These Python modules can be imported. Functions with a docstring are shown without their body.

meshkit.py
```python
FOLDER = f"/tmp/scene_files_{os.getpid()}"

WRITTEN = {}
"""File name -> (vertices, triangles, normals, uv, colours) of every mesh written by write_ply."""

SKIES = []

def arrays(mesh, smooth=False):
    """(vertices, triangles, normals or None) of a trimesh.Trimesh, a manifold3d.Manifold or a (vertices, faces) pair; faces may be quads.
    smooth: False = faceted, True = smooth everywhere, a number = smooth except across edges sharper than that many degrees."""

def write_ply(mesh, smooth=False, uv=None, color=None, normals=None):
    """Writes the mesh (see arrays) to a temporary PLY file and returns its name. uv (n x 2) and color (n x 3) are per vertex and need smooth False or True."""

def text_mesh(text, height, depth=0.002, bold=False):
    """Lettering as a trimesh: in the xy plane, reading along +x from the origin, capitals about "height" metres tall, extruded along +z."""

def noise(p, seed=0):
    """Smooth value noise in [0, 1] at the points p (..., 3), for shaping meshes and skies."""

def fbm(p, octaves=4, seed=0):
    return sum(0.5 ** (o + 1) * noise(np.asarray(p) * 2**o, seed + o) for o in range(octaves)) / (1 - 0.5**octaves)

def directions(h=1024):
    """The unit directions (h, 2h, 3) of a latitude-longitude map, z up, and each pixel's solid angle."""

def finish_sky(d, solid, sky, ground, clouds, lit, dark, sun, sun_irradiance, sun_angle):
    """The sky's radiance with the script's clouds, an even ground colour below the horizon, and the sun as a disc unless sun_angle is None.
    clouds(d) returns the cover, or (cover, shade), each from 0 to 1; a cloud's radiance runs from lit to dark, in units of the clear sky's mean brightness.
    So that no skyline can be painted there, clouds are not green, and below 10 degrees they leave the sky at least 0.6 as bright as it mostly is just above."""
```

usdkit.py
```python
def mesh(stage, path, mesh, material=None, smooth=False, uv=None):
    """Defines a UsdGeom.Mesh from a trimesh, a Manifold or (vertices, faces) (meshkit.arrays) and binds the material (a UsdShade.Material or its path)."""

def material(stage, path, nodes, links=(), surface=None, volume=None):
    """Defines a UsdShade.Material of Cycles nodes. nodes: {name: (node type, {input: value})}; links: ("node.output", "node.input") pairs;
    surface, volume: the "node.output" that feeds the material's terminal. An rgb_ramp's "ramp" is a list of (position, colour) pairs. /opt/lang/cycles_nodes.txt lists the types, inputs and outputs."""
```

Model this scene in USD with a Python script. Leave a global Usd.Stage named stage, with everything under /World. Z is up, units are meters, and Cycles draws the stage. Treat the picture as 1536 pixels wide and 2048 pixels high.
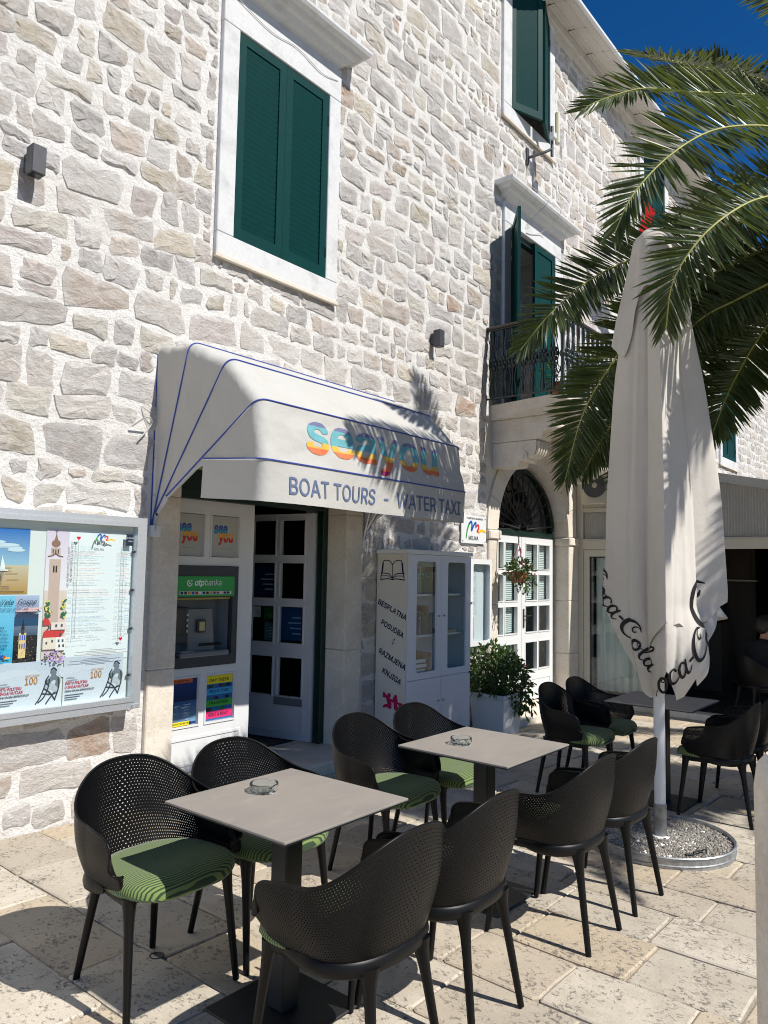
import math, random, glob
import numpy as np, trimesh, shapely, manifold3d as m3
import usdkit, meshkit
from shapely.geometry import Polygon, LineString, Point, box as sbox
from shapely import affinity
from shapely.ops import unary_union
from pxr import Usd, UsdGeom, UsdLux, UsdShade, Gf, Sdf, Vt

stage = Usd.Stage.CreateInMemory()
UsdGeom.SetStageUpAxis(stage, UsdGeom.Tokens.z)
UsdGeom.SetStageMetersPerUnit(stage, 1.0)
UsdGeom.Xform.Define(stage, '/World')
UsdGeom.Scope.Define(stage, '/World/Looks')
rng = np.random.default_rng(7)
random.seed(7)
PI = math.pi

# ------------------------------------------------------------------ camera
YAW, PITCH, ROLL, FPX = math.radians(39.3967), math.radians(4.5209), math.radians(1.0178), 1506.3
EYE = np.array([0.0, -4.55, 1.6])
fw = np.array([math.cos(YAW)*math.cos(PITCH), math.sin(YAW)*math.cos(PITCH), math.sin(PITCH)])
r0 = np.array([math.sin(YAW), -math.cos(YAW), 0.0]); u0 = np.cross(r0, fw)
rt = math.cos(ROLL)*r0 + math.sin(ROLL)*u0; upv = -math.sin(ROLL)*r0 + math.cos(ROLL)*u0
cam = UsdGeom.Camera.Define(stage, '/World/camera')
cam.AddTransformOp().Set(Gf.Matrix4d(*rt, 0, *upv, 0, *(-fw), 0, *EYE, 1))
cam.CreateHorizontalApertureAttr(36.0); cam.CreateVerticalApertureAttr(48.0)
cam.CreateFocalLengthAttr(36.0*FPX/1536.0)
cam.CreateClippingRangeAttr(Gf.Vec2f(0.05, 400))
cam.CreateExposureAttr(0.31)
# ------------------------------------------------------------------ sky and sun
SUN = np.array([0.13, -1.0, 1.10]); SUN /= np.linalg.norm(SUN)
elev, rotn = math.asin(SUN[2]), math.atan2(SUN[0], SUN[1])
skym = usdkit.material(stage, '/World/Looks/sky_air', {
    's': ('sky_texture', {'sky_type': 'single_scattering', 'sun_disc': False, 'sun_elevation': elev, 'sun_rotation': rotn,
                          'altitude': 0.0, 'air_density': 1.0, 'aerosol_density': 0.05, 'ozone_density': 6.0}),
    'h': ('hsv', {'hue': .507, 'saturation': 1.29, 'value': .88}), 'b': ('background_shader', {'strength': 0.078})}, [('s.color', 'h.color'), ('h.color', 'b.color')], surface='b.background')
dome = UsdLux.DomeLight.Define(stage, '/World/sky')
dome.GetPrim().SetCustomDataByKey('kind', 'structure')
UsdShade.MaterialBindingAPI.Apply(dome.GetPrim()).Bind(skym)
sun = UsdLux.DistantLight.Define(stage, '/World/sun')
sun.CreateNormalizeAttr(True); sun.CreateIntensityAttr(1.22); sun.CreateAngleAttr(0.5)
sun.CreateColorAttr(Gf.Vec3f(1.0, 0.965, 0.905))
sx = np.cross([0, 0, 1.0], SUN); sx /= np.linalg.norm(sx); sy = np.cross(SUN, sx)
sun.AddTransformOp().Set(Gf.Matrix4d(*sx, 0, *sy, 0, *SUN, 0, 0, 0, 20, 1))

# ------------------------------------------------------------------ helpers: mesh building
def _tmpl():
    vs = []
    for s in np.ndindex(2, 2, 2):
        for k in range(3):
            vs.append((np.array(s)*2-1, k))
    b = .2
    pts = np.array([s*(1-b*(np.arange(3) != k)) for s, k in vs], float)
    h = trimesh.convex.convex_hull(pts)
    d = np.linalg.norm(h.vertices[:, None]-pts[None], axis=2).argmin(1)
    return vs, d[h.faces]
BX_V, BX_F = _tmpl()
BX_S = np.array([s for s, k in BX_V], float); BX_M = np.array([(np.arange(3) != k) for s, k in BX_V], float)
PB_S = np.array([s for s in np.ndindex(2, 2, 2)], float)*2-1
PB_F = np.array([[0,1,3],[0,3,2],[4,6,7],[4,7,5],[0,4,5],[0,5,1],[2,3,7],[2,7,6],[0,2,6],[0,6,4],[1,5,7],[1,7,3]])

def frame_m(o, u, v):
    u = np.asarray(u, float); v = np.asarray(v, float)
    M = np.eye(4); M[:3, 0] = u; M[:3, 1] = v; M[:3, 2] = np.cross(u, v); M[:3, 3] = o
    return M
def rotz(a, o=(0, 0, 0)):
    M = np.eye(4); c, s = math.cos(a), math.sin(a); M[:2, :2] = [[c, -s], [s, c]]; M[:3, 3] = o
    return M
def geoms(p):
    if p.is_empty: return []
    return [g for g in getattr(p, 'geoms', [p]) if g.geom_type == 'Polygon' and g.area > 1e-9]

class MB:
    def __init__(s): s.V, s.F, s.C, s.n = [], [], [], 0
    def add(s, v, f, col=None, M=None):
        v = np.asarray(v, float); f = np.asarray(f, int)
        if f.shape[1] == 4: f = np.vstack([f[:, [0, 1, 2]], f[:, [0, 2, 3]]])
        if M is not None:
            v = v @ M[:3, :3].T + M[:3, 3]
            if np.linalg.det(M[:3, :3]) < 0: f = f[:, ::-1]
        s.V.append(v); s.F.append(f+s.n); s.n += len(v)
        s.C.append(np.broadcast_to(np.asarray(col if col is not None else (1, 1, 1), float), (len(v), 3)))
        return s
    def box(s, x0, x1, y0, y1, z0, z1, b=.003, M=None, col=None):
        c = np.array([(x0+x1)/2, (y0+y1)/2, (z0+z1)/2]); h = np.abs(np.array([x1-x0, y1-y0, z1-z0]))/2
        if b <= 0: return s.add(c+PB_S*h, PB_F, col, M)
        b = min(b, h.min()*.6)
        return s.add(c+BX_S*(h-b*BX_M), BX_F, col, M)
    def bar(s, p, q, w, d, up=(0, 0, 1), b=.002, col=None):
        p, q = np.asarray(p, float), np.asarray(q, float); L = np.linalg.norm(q-p); a = (q-p)/L
        x = np.cross(up, a)
        if np.linalg.norm(x) < 1e-4: x = np.cross((0, 1, 0), a)
        x /= np.linalg.norm(x); y = np.cross(a, x)
        M = np.eye(4); M[:3, 0] = x; M[:3, 1] = y; M[:3, 2] = a; M[:3, 3] = p
        return s.box(-w/2, w/2, -d/2, d/2, 0, L, b, M, col)
    def tube(s, pts, r, n=8, col=None, cap=True, sq=None):
        p = np.asarray(pts, float); k = len(p)
        t = np.gradient(p, axis=0); t /= np.linalg.norm(t, axis=1, keepdims=True)+1e-12
        ref = np.array([0, 0, 1.]) if abs(t[0, 2]) < .9 else np.array([0, 1., 0])
        a = np.cross(ref, t[0]); a /= np.linalg.norm(a); A = [a]
        for i in range(1, k):
            a = a - t[i]*(a@t[i]); a /= np.linalg.norm(a)+1e-12; A.append(a)
        A = np.array(A); B = np.cross(t, A); g = np.arange(n)*2*PI/n
        r = np.broadcast_to(np.asarray(r, float), (k,))[:, None, None]
        e = (1, 1) if sq is None else sq
        v = p[:, None]+r*(e[0]*np.cos(g)[None, :, None]*A[:, None]+e[1]*np.sin(g)[None, :, None]*B[:, None])
        return s.rings(v, True, cap, col)
    def rings(s, v, closed=True, cap=False, col=None):
        k, n = v.shape[:2]; m = n if closed else n-1
        i, j = np.meshgrid(np.arange(k-1), np.arange(m), indexing='ij'); j2 = (j+1) % n
        q = np.stack([i*n+j, i*n+j2, (i+1)*n+j2, (i+1)*n+j], -1).reshape(-1, 4)
        f = np.vstack([q[:, [0, 1, 2]], q[:, [0, 2, 3]]]); vv = v.reshape(-1, 3)
        if cap:
            vv = np.vstack([vv, v[0].mean(0), v[-1].mean(0)]); c0, c1 = k*n, k*n+1; jj = np.arange(n); j2 = (jj+1) % n
            f = np.vstack([f, np.stack([np.full(n, c0), j2, jj], 1), np.stack([np.full(n, c1), (k-1)*n+jj, (k-1)*n+j2], 1)])
        return s.add(vv, f, col)
    def lathe(s, prof, c=(0, 0, 0), n=24, col=None, M=None):
        prof = np.asarray(prof, float); g = np.arange(n)*2*PI/n
        v = np.stack([prof[:, 0, None]*np.cos(g), prof[:, 0, None]*np.sin(g), np.repeat(prof[:, 1, None], n, 1)], -1)
        if M is not None: v = v @ M[:3, :3].T + M[:3, 3]
        return s.rings(v+np.asarray(c, float), True, True, col)
    def ext(s, poly, h, M=None, z0=0., col=None):
        for g in geoms(poly):
            m = trimesh.creation.extrude_polygon(g, h, engine='earcut')
            v = np.array(m.vertices); v[:, 2] += z0
            s.add(v, m.faces, col, M)
        return s
    def flat(s, poly, M=None, z0=0., col=None):
        for g in geoms(poly):
            v, f = trimesh.creation.triangulate_polygon(g, engine='earcut')
            e = np.cross(v[f[:, 1]]-v[f[:, 0]], v[f[:, 2]]-v[f[:, 0]]); f = np.where((e < 0)[:, None], f[:, ::-1], f)
            k, f = np.unique(f, return_inverse=True); v = v[k]; f = f.reshape(-1, 3)
            s.add(np.column_stack([v, np.full(len(v), z0)]), f, col, M)
        return s
    def mesh(s): return np.vstack(s.V), np.vstack(s.F)
    def cols(s): return np.vstack(s.C)

used = {}
def numbered(parent, name):
    k = (parent, name); used[k] = used.get(k, -1)+1
    return f'{parent}/{name}' + (f'_{used[k]:03d}' if used[k] else '')
def ppath(parent): return '/World' if parent is None else (parent if isinstance(parent, str) else str(parent.GetPath()))
def cd(p, **kw):
    for k, v in kw.items():
        if v is not None: p.SetCustomDataByKey(k, v)
    return p
def obj(name, mb, mat, parent=None, smooth=False, label=None, category=None, group=None, kind=None, color=False):
    path = numbered(ppath(parent), name)
    V, F = mb.mesh() if isinstance(mb, MB) else mb
    if color and np.max(F)+1 != len(V): print("COLMIS", path, np.max(F)+1, len(V))
    m = usdkit.mesh(stage, path, (V, F), mat, smooth=False if color else smooth)
    if color:
        UsdGeom.PrimvarsAPI(m).CreatePrimvar('col', Sdf.ValueTypeNames.Color3fArray, 'vertex').Set(Vt.Vec3fArray.FromNumpy(mb.cols().astype(np.float32)))
    if smooth is True and color: pass
    return cd(m.GetPrim(), label=label, category=category, group=group, kind=kind)
def thing(name, label=None, category=None, M=None, group=None, kind=None, parent=None):
    x = UsdGeom.Xform.Define(stage, numbered(ppath(parent), name))
    if M is not None: x.AddTransformOp().Set(Gf.Matrix4d(*np.asarray(M, float).T.ravel()))
    return cd(x.GetPrim(), label=label, category=category, group=group, kind=kind)
def copy(root, M, label, group=None):
    base = str(root.GetPath()).split('/')[-1]
    r = thing(base, label, root.GetCustomDataByKey('category'), M, group or root.GetCustomDataByKey('group'))
    r.GetReferences().AddInternalReference(root.GetPath()); r.SetInstanceable(True)
    return r

# ------------------------------------------------------------------ helpers: materials
def mix(nodes, links, out, a, b, fac, blend='mix'):
    """nodes[out] = mix of colours a, b (node.output or rgb) by fac (node.output or number)"""
    d = {'mix_type': blend}
    for k, x in (('color1', a), ('color2', b), ('fac', fac)):
        if isinstance(x, str): links.append((x, f'{out}.{k}'))
        else: d[k] = x
    nodes[out] = ('mix', d)
def mat(name, col, rough=.5, metal=0., spec=.5, var=None, fine=None, bump=None, attr=None, coat=0., trans=None, extra=None, coord='object', stretch=None, sheen=0.):
    """var=(scale, colour2, low, high): patches; fine=(scale, amount): grain; bump=(scale, distance, strength, detail)"""
    N = {'tc': ('texture_coordinate', {})}; L = []
    src = f'tc.{coord}'
    if coord == 'position': N['g'] = ('geometry', {}); src = 'g.position'
    if stretch:
        N['mp'] = ('mapping', {'scale': stretch}); L.append((src, 'mp.vector')); src = 'mp.vector'
    cur = tuple(col)
    if attr:
        N['at'] = ('attribute', {'attribute': attr}); cur = 'at.color'
    if var:
        for i, (sc, c2, lo, hi) in enumerate(var if isinstance(var, list) else [var]):
            N[f'n{i}'] = ('noise_texture', {'scale': sc, 'detail': 5.0, 'roughness': .6}); L.append((src, f'n{i}.vector'))
            N[f'r{i}'] = ('map_range', {'from_min': lo, 'from_max': hi, 'clamp': True}); L.append((f'n{i}.fac', f'r{i}.value'))
            mix(N, L, f'm{i}', cur, c2, f'r{i}.result'); cur = f'm{i}.color'
    if fine:
        sc, am = fine
        N['nf'] = ('noise_texture', {'scale': sc, 'detail': 3.0, 'roughness': .7}); L.append((src, 'nf.vector'))
        N['rf'] = ('map_range', {'from_min': .25, 'from_max': .75, 'to_min': 1-am, 'to_max': 1+am}); L.append(('nf.fac', 'rf.value'))
        mix(N, L, 'mf', cur, 'rf.result', 1.0, 'multiply'); cur = 'mf.color'
    p = {'roughness': rough, 'metallic': metal, 'specular_ior_level': spec, 'coat_weight': coat, 'sheen_weight': sheen}
    if isinstance(cur, str): L.append((cur, 'p.base_color'))
    else: p['base_color'] = cur
    if bump:
        bs = bump if isinstance(bump, list) else [bump]; prev = None
        for i, (sc, dist, st, det) in enumerate(bs):
            N[f'bn{i}'] = ('noise_texture', {'scale': sc, 'detail': float(det), 'roughness': .62}); L.append((src, f'bn{i}.vector'))
            N[f'b{i}'] = ('bump', {'strength': st, 'distance': dist}); L.append((f'bn{i}.fac', f'b{i}.height'))
            if prev: L.append((f'{prev}.normal', f'b{i}.normal'))
            prev = f'b{i}'
        L.append((f'{prev}.normal', 'p.normal'))
    N['p'] = ('principled_bsdf', p); surf = 'p.BSDF'
    if trans:   # translucent share
        N['tl'] = ('translucent_bsdf', {'color': tuple(trans[1])}) if trans[1] is not None else ('translucent_bsdf', {})
        if trans[1] is None: L.append((cur, 'tl.color'))
        N['mx'] = ('mix_closure', {'fac': trans[0]}); L += [('p.BSDF', 'mx.closure1'), ('tl.BSDF', 'mx.closure2')]; surf = 'mx.closure'
    return usdkit.material(stage, '/World/Looks/'+name, N, L, surface=surf)

def pane_mat(name, tint=(1, 1, 1), rough=0.0, ior=1.5):
    """a window pane: clear where looked through, reflecting at its outer faces only"""
    return usdkit.material(stage, '/World/Looks/'+name, {
        't': ('transparent_bsdf', {'color': tint}), 'g': ('glossy_bsdf', {'color': (1, 1, 1), 'roughness': rough}), 'ge': ('geometry', {}),
        'o': ('math', {'math_type': 'subtract', 'value1': 1.0}), 'x': ('math', {'math_type': 'multiply'}),
        'f': ('fresnel', {'IOR': ior}), 'm': ('mix_closure', {})},
        [('ge.backfacing', 'o.value2'), ('f.fac', 'x.value1'), ('o.value', 'x.value2'), ('x.value', 'm.fac'), ('t.BSDF', 'm.closure1'), ('g.BSDF', 'm.closure2')], surface='m.closure')

def stone_mat():
    N = {'g': ('geometry', {}), 'at': ('attribute', {'attribute': 'col'})}; L = []
    N['mp'] = ('mapping', {'scale': (1.0, 1.0, 2.0)}); L.append(('g.position', 'mp.vector'))
    N['n0'] = ('noise_texture', {'scale': 7.0, 'detail': 6.0, 'roughness': .65, 'distortion': .6}); L.append(('mp.vector', 'n0.vector'))
    N['r0'] = ('map_range', {'from_min': .44, 'from_max': .68, 'clamp': True, 'to_max': .65}); L.append(('n0.fac', 'r0.value'))
    mix(N, L, 'm0', 'at.color', (.62, .605, .575), 'r0.result')                 # lime wash left on the faces
    N['n1'] = ('noise_texture', {'scale': 3.1, 'detail': 5.0, 'roughness': .6}); L.append(('g.position', 'n1.vector'))
    N['r1'] = ('map_range', {'from_min': .56, 'from_max': .72, 'clamp': True, 'to_max': .6}); L.append(('n1.fac', 'r1.value'))
    mix(N, L, 'm1', 'm0.color', (.47, .38, .30), 'r1.result')                  # rusty veins
    N['n2'] = ('noise_texture', {'scale': 44.0, 'detail': 6.0, 'roughness': .8, 'distortion': .8}); L.append(('mp.vector', 'n2.vector'))
    N['r2'] = ('map_range', {'from_min': .3, 'from_max': .7, 'to_min': .70, 'to_max': 1.22}); L.append(('n2.fac', 'r2.value'))
    mix(N, L, 'm2', 'm1.color', 'r2.result', 1.0, 'multiply')
    N['n4'] = ('noise_texture', {'scale': 13.0, 'detail': 9.0, 'roughness': .68, 'distortion': 1.2}); L.append(('mp.vector', 'n4.vector'))
    N['b1'] = ('bump', {'strength': .7, 'distance': .020}); L.append(('n4.fac', 'b1.height'))
    N['b2'] = ('bump', {'strength': .8, 'distance': .012}); L += [('n2.fac', 'b2.height'), ('b1.normal', 'b2.normal')]
    N['p'] = ('principled_bsdf', {'roughness': .9, 'specular_ior_level': .2}); L += [('m2.color', 'p.base_color'), ('b2.normal', 'p.normal')]
    return usdkit.material(stage, '/World/Looks/rubble_stone', N, L, surface='p.BSDF')

def slab_mat():
    N = {'g': ('geometry', {}), 'at': ('attribute', {'attribute': 'col'})}; L = []
    N['n0'] = ('noise_texture', {'scale': 5.0, 'detail': 6.0, 'roughness': .65}); L.append(('g.position', 'n0.vector'))
    N['r0'] = ('map_range', {'from_min': .42, 'from_max': .68, 'clamp': True, 'to_max': .6}); L.append(('n0.fac', 'r0.value'))
    mix(N, L, 'm0', 'at.color', (.36, .31, .24), 'r0.result')
    N['mp'] = ('mapping', {'scale': (1.0, .7, 1.0)}); L.append(('g.position', 'mp.vector'))
    N['n1'] = ('noise_texture', {'scale': 55.0, 'detail': 4.0, 'roughness': .7, 'distortion': .5}); L.append(('mp.vector', 'n1.vector'))
    N['n3'] = ('noise_texture', {'scale': 6.0, 'detail': 2.0}); L.append(('g.position', 'n3.vector'))
    N['ad'] = ('math', {'math_type': 'multiply_add', 'value2': .36}); L += [('n3.fac', 'ad.value1'), ('n1.fac', 'ad.value3')]
    N['r1'] = ('map_range', {'from_min': .745, 'from_max': .85, 'clamp': True, 'to_max': .8}); L.append(('ad.value', 'r1.value'))
    mix(N, L, 'm1', 'm0.color', (.13, .115, .10), 'r1.result')                  # pits
    N['n2'] = ('noise_texture', {'scale': 160.0, 'detail': 2.0}); L.append(('g.position', 'n2.vector'))
    N['r2'] = ('map_range', {'from_min': .3, 'from_max': .7, 'to_min': .88, 'to_max': 1.1}); L.append(('n2.fac', 'r2.value'))
    mix(N, L, 'm2', 'm1.color', 'r2.result', 1.0, 'multiply')
    N['iv'] = ('math', {'math_type': 'multiply', 'value2': -1.0}); L.append(('r1.result', 'iv.value1'))
    N['b1'] = ('bump', {'strength': .7, 'distance': .004}); L.append(('iv.value', 'b1.height'))
    N['b2'] = ('bump', {'strength': .5, 'distance': .008}); L += [('n0.fac', 'b2.height'), ('b1.normal', 'b2.normal')]
    N['p'] = ('principled_bsdf', {'roughness': .72, 'specular_ior_level': .3}); L += [('m2.color', 'p.base_color'), ('b2.normal', 'p.normal')]
    return usdkit.material(stage, '/World/Looks/paving_stone', N, L, surface='p.BSDF')

def cushion_mat():
    N = {'tc': ('texture_coordinate', {}), 'sp': ('separate_xyz', {})}; L = [('tc.object', 'sp.vector')]
    N['nz'] = ('noise_texture', {'scale': 3.0, 'detail': 1.0}); L.append(('tc.object', 'nz.vector'))
    N['w'] = ('math', {'math_type': 'multiply_add', 'value2': .12}); L += [('nz.fac', 'w.value1'), ('sp.y', 'w.value3')]
    N['k'] = ('math', {'math_type': 'multiply', 'value2': 2*PI/.0098}); L.append(('w.value', 'k.value1'))
    N['s'] = ('math', {'math_type': 'sine'}); L.append(('k.value', 's.value1'))
    N['r'] = ('map_range', {'from_min': .05, 'from_max': .45, 'clamp': True}); L.append(('s.value', 'r.value'))
    mix(N, L, 'm', (.165, .225, .07), (.028, .054, .026), 'r.result')
    N['b'] = ('bump', {'strength': .4, 'distance': .002}); L.append(('s.value', 'b.height'))
    N['p'] = ('principled_bsdf', {'roughness': .85, 'specular_ior_level': .2, 'sheen_weight': .2}); L += [('m.color', 'p.base_color'), ('b.normal', 'p.normal')]
    return usdkit.material(stage, '/World/Looks/cushion_stripes', N, L, surface='p.BSDF')

M_ = {}
M_['stone'] = stone_mat(); M_['slab'] = slab_mat(); M_['cushion'] = cushion_mat()
M_['mortar'] = mat('lime_mortar', (.67, .65, .62), .95, spec=.15, var=(2.2, (.61, .585, .55), .4, .65), fine=(60, .16), bump=[(14, .03, .8, 6), (70, .01, .8, 5)], coord='position')
M_['joint'] = mat('joint_mortar', (.33, .29, .235), .95, spec=.1, fine=(50, .3), bump=(60, .006, .6, 4), coord='position')
M_['lime'] = mat('white_limestone', (.60, .60, .595), .75, spec=.2, var=(6, (.50, .50, .495), .50, .68), fine=(30, .06), bump=(35, .004, .35, 4), coord='position')
M_['lime2'] = mat('warm_limestone', (.66, .60, .51), .85, spec=.2, var=(3, (.56, .49, .40), .45, .68), fine=(40, .12), bump=[(6, .01, .4, 4), (60, .004, .6, 4)], coord='position')
M_['eave'] = mat('pale_limestone', (.66, .63, .58), .85, spec=.2, var=(2, (.58, .55, .50), .45, .7), fine=(40, .1), bump=(50, .004, .5, 4), coord='position')
M_['green'] = mat('green_paint', (.001, .036, .033), .5, spec=.14, fine=(14, .12), bump=(120, .0006, .3, 2))
M_['dgreen'] = mat('dark_green_paint', (.004, .020, .014), .4)
M_['white'] = mat('white_lacquer', (.66, .665, .66), .38, spec=.45, var=(2.5, (.68, .68, .67), .5, .75), bump=(90, .0006, .25, 2))
M_['greyw'] = mat('light_grey_lacquer', (.62, .64, .68), .35, bump=(90, .0004, .2, 2))
M_['beigep'] = mat('beige_panel', (.62, .57, .49), .5, fine=(20, .04))
M_['cream'] = mat('cream_powder_coat', (.50, .46, .38), .45, fine=(20, .05))
M_['alu'] = mat('brushed_aluminium', (.62, .64, .66), .42, .7, fine=(60, .08))
M_['steel'] = mat('galvanised_steel', (.42, .43, .44), .48, .8, var=(30, (.30, .31, .32), .4, .6))
M_['fabric'] = mat('awning_canvas', (.525, .515, .485), .85, spec=.15, var=(1.5, (.49, .475, .435), .45, .75), bump=[(420, .0006, .4, 2), (6, .03, .3, 4)], trans=(.12, None), coord='position')
M_['piping'] = mat('blue_piping', (.03, .06, .30), .6)
M_['canopy'] = mat('parasol_canvas', (.60, .565, .515), .85, spec=.2, var=(2.5, (.54, .505, .455), .45, .75), fine=(300, .05), bump=[(500, .0005, .4, 2), (9, .02, .25, 4)], trans=(.05, None), coord='position')
M_['black'] = mat('black_plastic', (.0035, .0035, .0038), .42, spec=.24, fine=(12, .12), bump=(900, .0003, .35, 2))
M_['blackm'] = mat('black_metal', (.012, .013, .013), .5, fine=(30, .2), bump=(200, .0005, .3, 2))
M_['iron'] = mat('cast_iron_green_black', (.010, .018, .016), .38, spec=.6, fine=(60, .3), bump=(120, .002, .5, 3))
M_['brownp'] = mat('brown_handrail', (.05, .035, .028), .45)
M_['table'] = mat('greige_table_laminate', (.285, .255, .222), .50, spec=.35, var=[(2.2, (.245, .222, .196), .42, .68), (7, (.315, .283, .245), .56, .7)], stretch=(1, 2.2, 1))
M_['print'] = mat('print_ink', (1, 1, 1), .6, attr='col', spec=.3)
M_['paper'] = mat('paper', (.66, .67, .68), .7, spec=.25, bump=(12, .004, .3, 2))
M_['lampg'] = mat('grey_lamp_metal', (.065, .065, .07), .5, .3, fine=(40, .15))
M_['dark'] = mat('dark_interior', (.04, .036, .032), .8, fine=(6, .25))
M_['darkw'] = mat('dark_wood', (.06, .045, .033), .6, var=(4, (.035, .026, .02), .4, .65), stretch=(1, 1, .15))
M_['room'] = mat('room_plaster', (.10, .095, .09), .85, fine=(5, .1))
M_['pane'] = pane_mat('window_glass', (.94, .97, .96))
M_['paned'] = pane_mat('door_glass', (.55, .60, .62))
M_['glass'] = usdkit.material(stage, '/World/Looks/clear_glass', {'p': ('principled_bsdf', {'base_color': (.93, .97, .97), 'roughness': .03, 'transmission_weight': 1.0, 'ior': 1.46})}, [], surface='p.BSDF')
M_['leaf'] = mat('palm_leaflet', (.046, .074, .025), .38, spec=.5, var=[(2.5, (.075, .105, .034), .42, .68), (5, (.20, .17, .06), .66, .76)], trans=(.25, (.15, .19, .03)), coord='position')
M_['rachis'] = mat('palm_rachis', (.44, .42, .12), .5, var=(4, (.33, .34, .09), .45, .7), coord='position')
M_['bark'] = mat('palm_trunk', (.17, .13, .09), .95, fine=(20, .4), bump=(12, .06, 1.0, 5), coord='position')
M_['shrub'] = mat('shrub_leaf', (.035, .085, .018), .45, var=(9, (.075, .12, .03), .45, .65), trans=(.22, (.09, .16, .02)), coord='position')
M_['flower'] = mat('pink_flower', (.42, .03, .09), .7)
M_['terra'] = mat('terracotta', (.30, .11, .05), .8, fine=(30, .15))
M_['gravel'] = mat('gravel', (.44, .41, .36), .9, attr='col', fine=(120, .3))
M_['atm'] = mat('dark_grey_steel', (.045, .048, .055), .45, .2, fine=(40, .1))
M_['atm2'] = mat('mid_grey_plastic', (.17, .18, .19), .5)
M_['screen'] = mat('dark_screen', (.012, .015, .02), .12)
M_['corr'] = mat('corrugated_sheet', (.42, .405, .38), .5, .15, fine=(30, .1))
M_['skin'] = mat('skin', (.42, .22, .15), .55)
M_['shirt'] = mat('dark_shirt', (.010, .011, .016), .9)
M_['hair'] = mat('dark_hair', (.012, .009, .007), .6)
M_['book'] = mat('book_cloth', (1, 1, 1), .65, attr='col', fine=(60, .1))
M_['flag'] = mat('flag_cloth', (1, 1, 1), .8, attr='col', trans=(.25, None))
M_['cable'] = mat('grey_cable', (.40, .39, .38), .6)
M_['roof'] = mat('clay_roof_tiles', (.36, .16, .09), .85, fine=(10, .3))
M_['blind'] = mat('pale_blind', (.62, .68, .68), .6)
M_['curtain'] = mat('pale_curtain', (.45, .50, .50), .8)

# ------------------------------------------------------------------ helpers: lettering and prints
from PIL import Image, ImageDraw, ImageFont
_F = {}
def tp(text, h, bold=0, shear=0., font='Inter', sx=1.):
    px = 96 if h > .025 else 36; q = px/96.
    if (font, px) not in _F:
        _F[font, px] = ImageFont.truetype(glob.glob(f'/opt/blender-*/*/datafiles/fonts/{font}.woff2')[0], px)
    ft = _F[font, px]; bold = max(1, round(bold*q)) if bold else 0
    x0, y0, x1, y1 = ft.getbbox(text, anchor='ls', stroke_width=bold)
    im = Image.new('L', (x1-x0+8, y1-y0+8))
    ImageDraw.Draw(im).text((4-x0, 4-y0), text, 255, ft, anchor='ls', stroke_width=bold)
    on = np.pad(np.asarray(im) > 127, ((0, 0), (1, 1))).astype(np.int8)
    rows, st = np.nonzero(np.diff(on, axis=1) == 1); en = np.nonzero(np.diff(on, axis=1) == -1)[1]
    g = shapely.union_all(shapely.box(st, -rows-1, en, -rows)).buffer(.5, 2).buffer(-.5, 2).simplify(.6)
    s = h/(70.0*q)
    return affinity.affine_transform(g, [s*sx, shear*s, 0, s, -4*s*sx, (4-y0)*s])
def fit(g, x0, x1, z0, z1):
    a, b, c, d = g.bounds
    return affinity.affine_transform(g, [(x1-x0)/(c-a), 0, 0, (z1-z0)/(d-b), x0-a*(x1-x0)/(c-a), z0-b*(z1-z0)/(d-b)])
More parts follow.
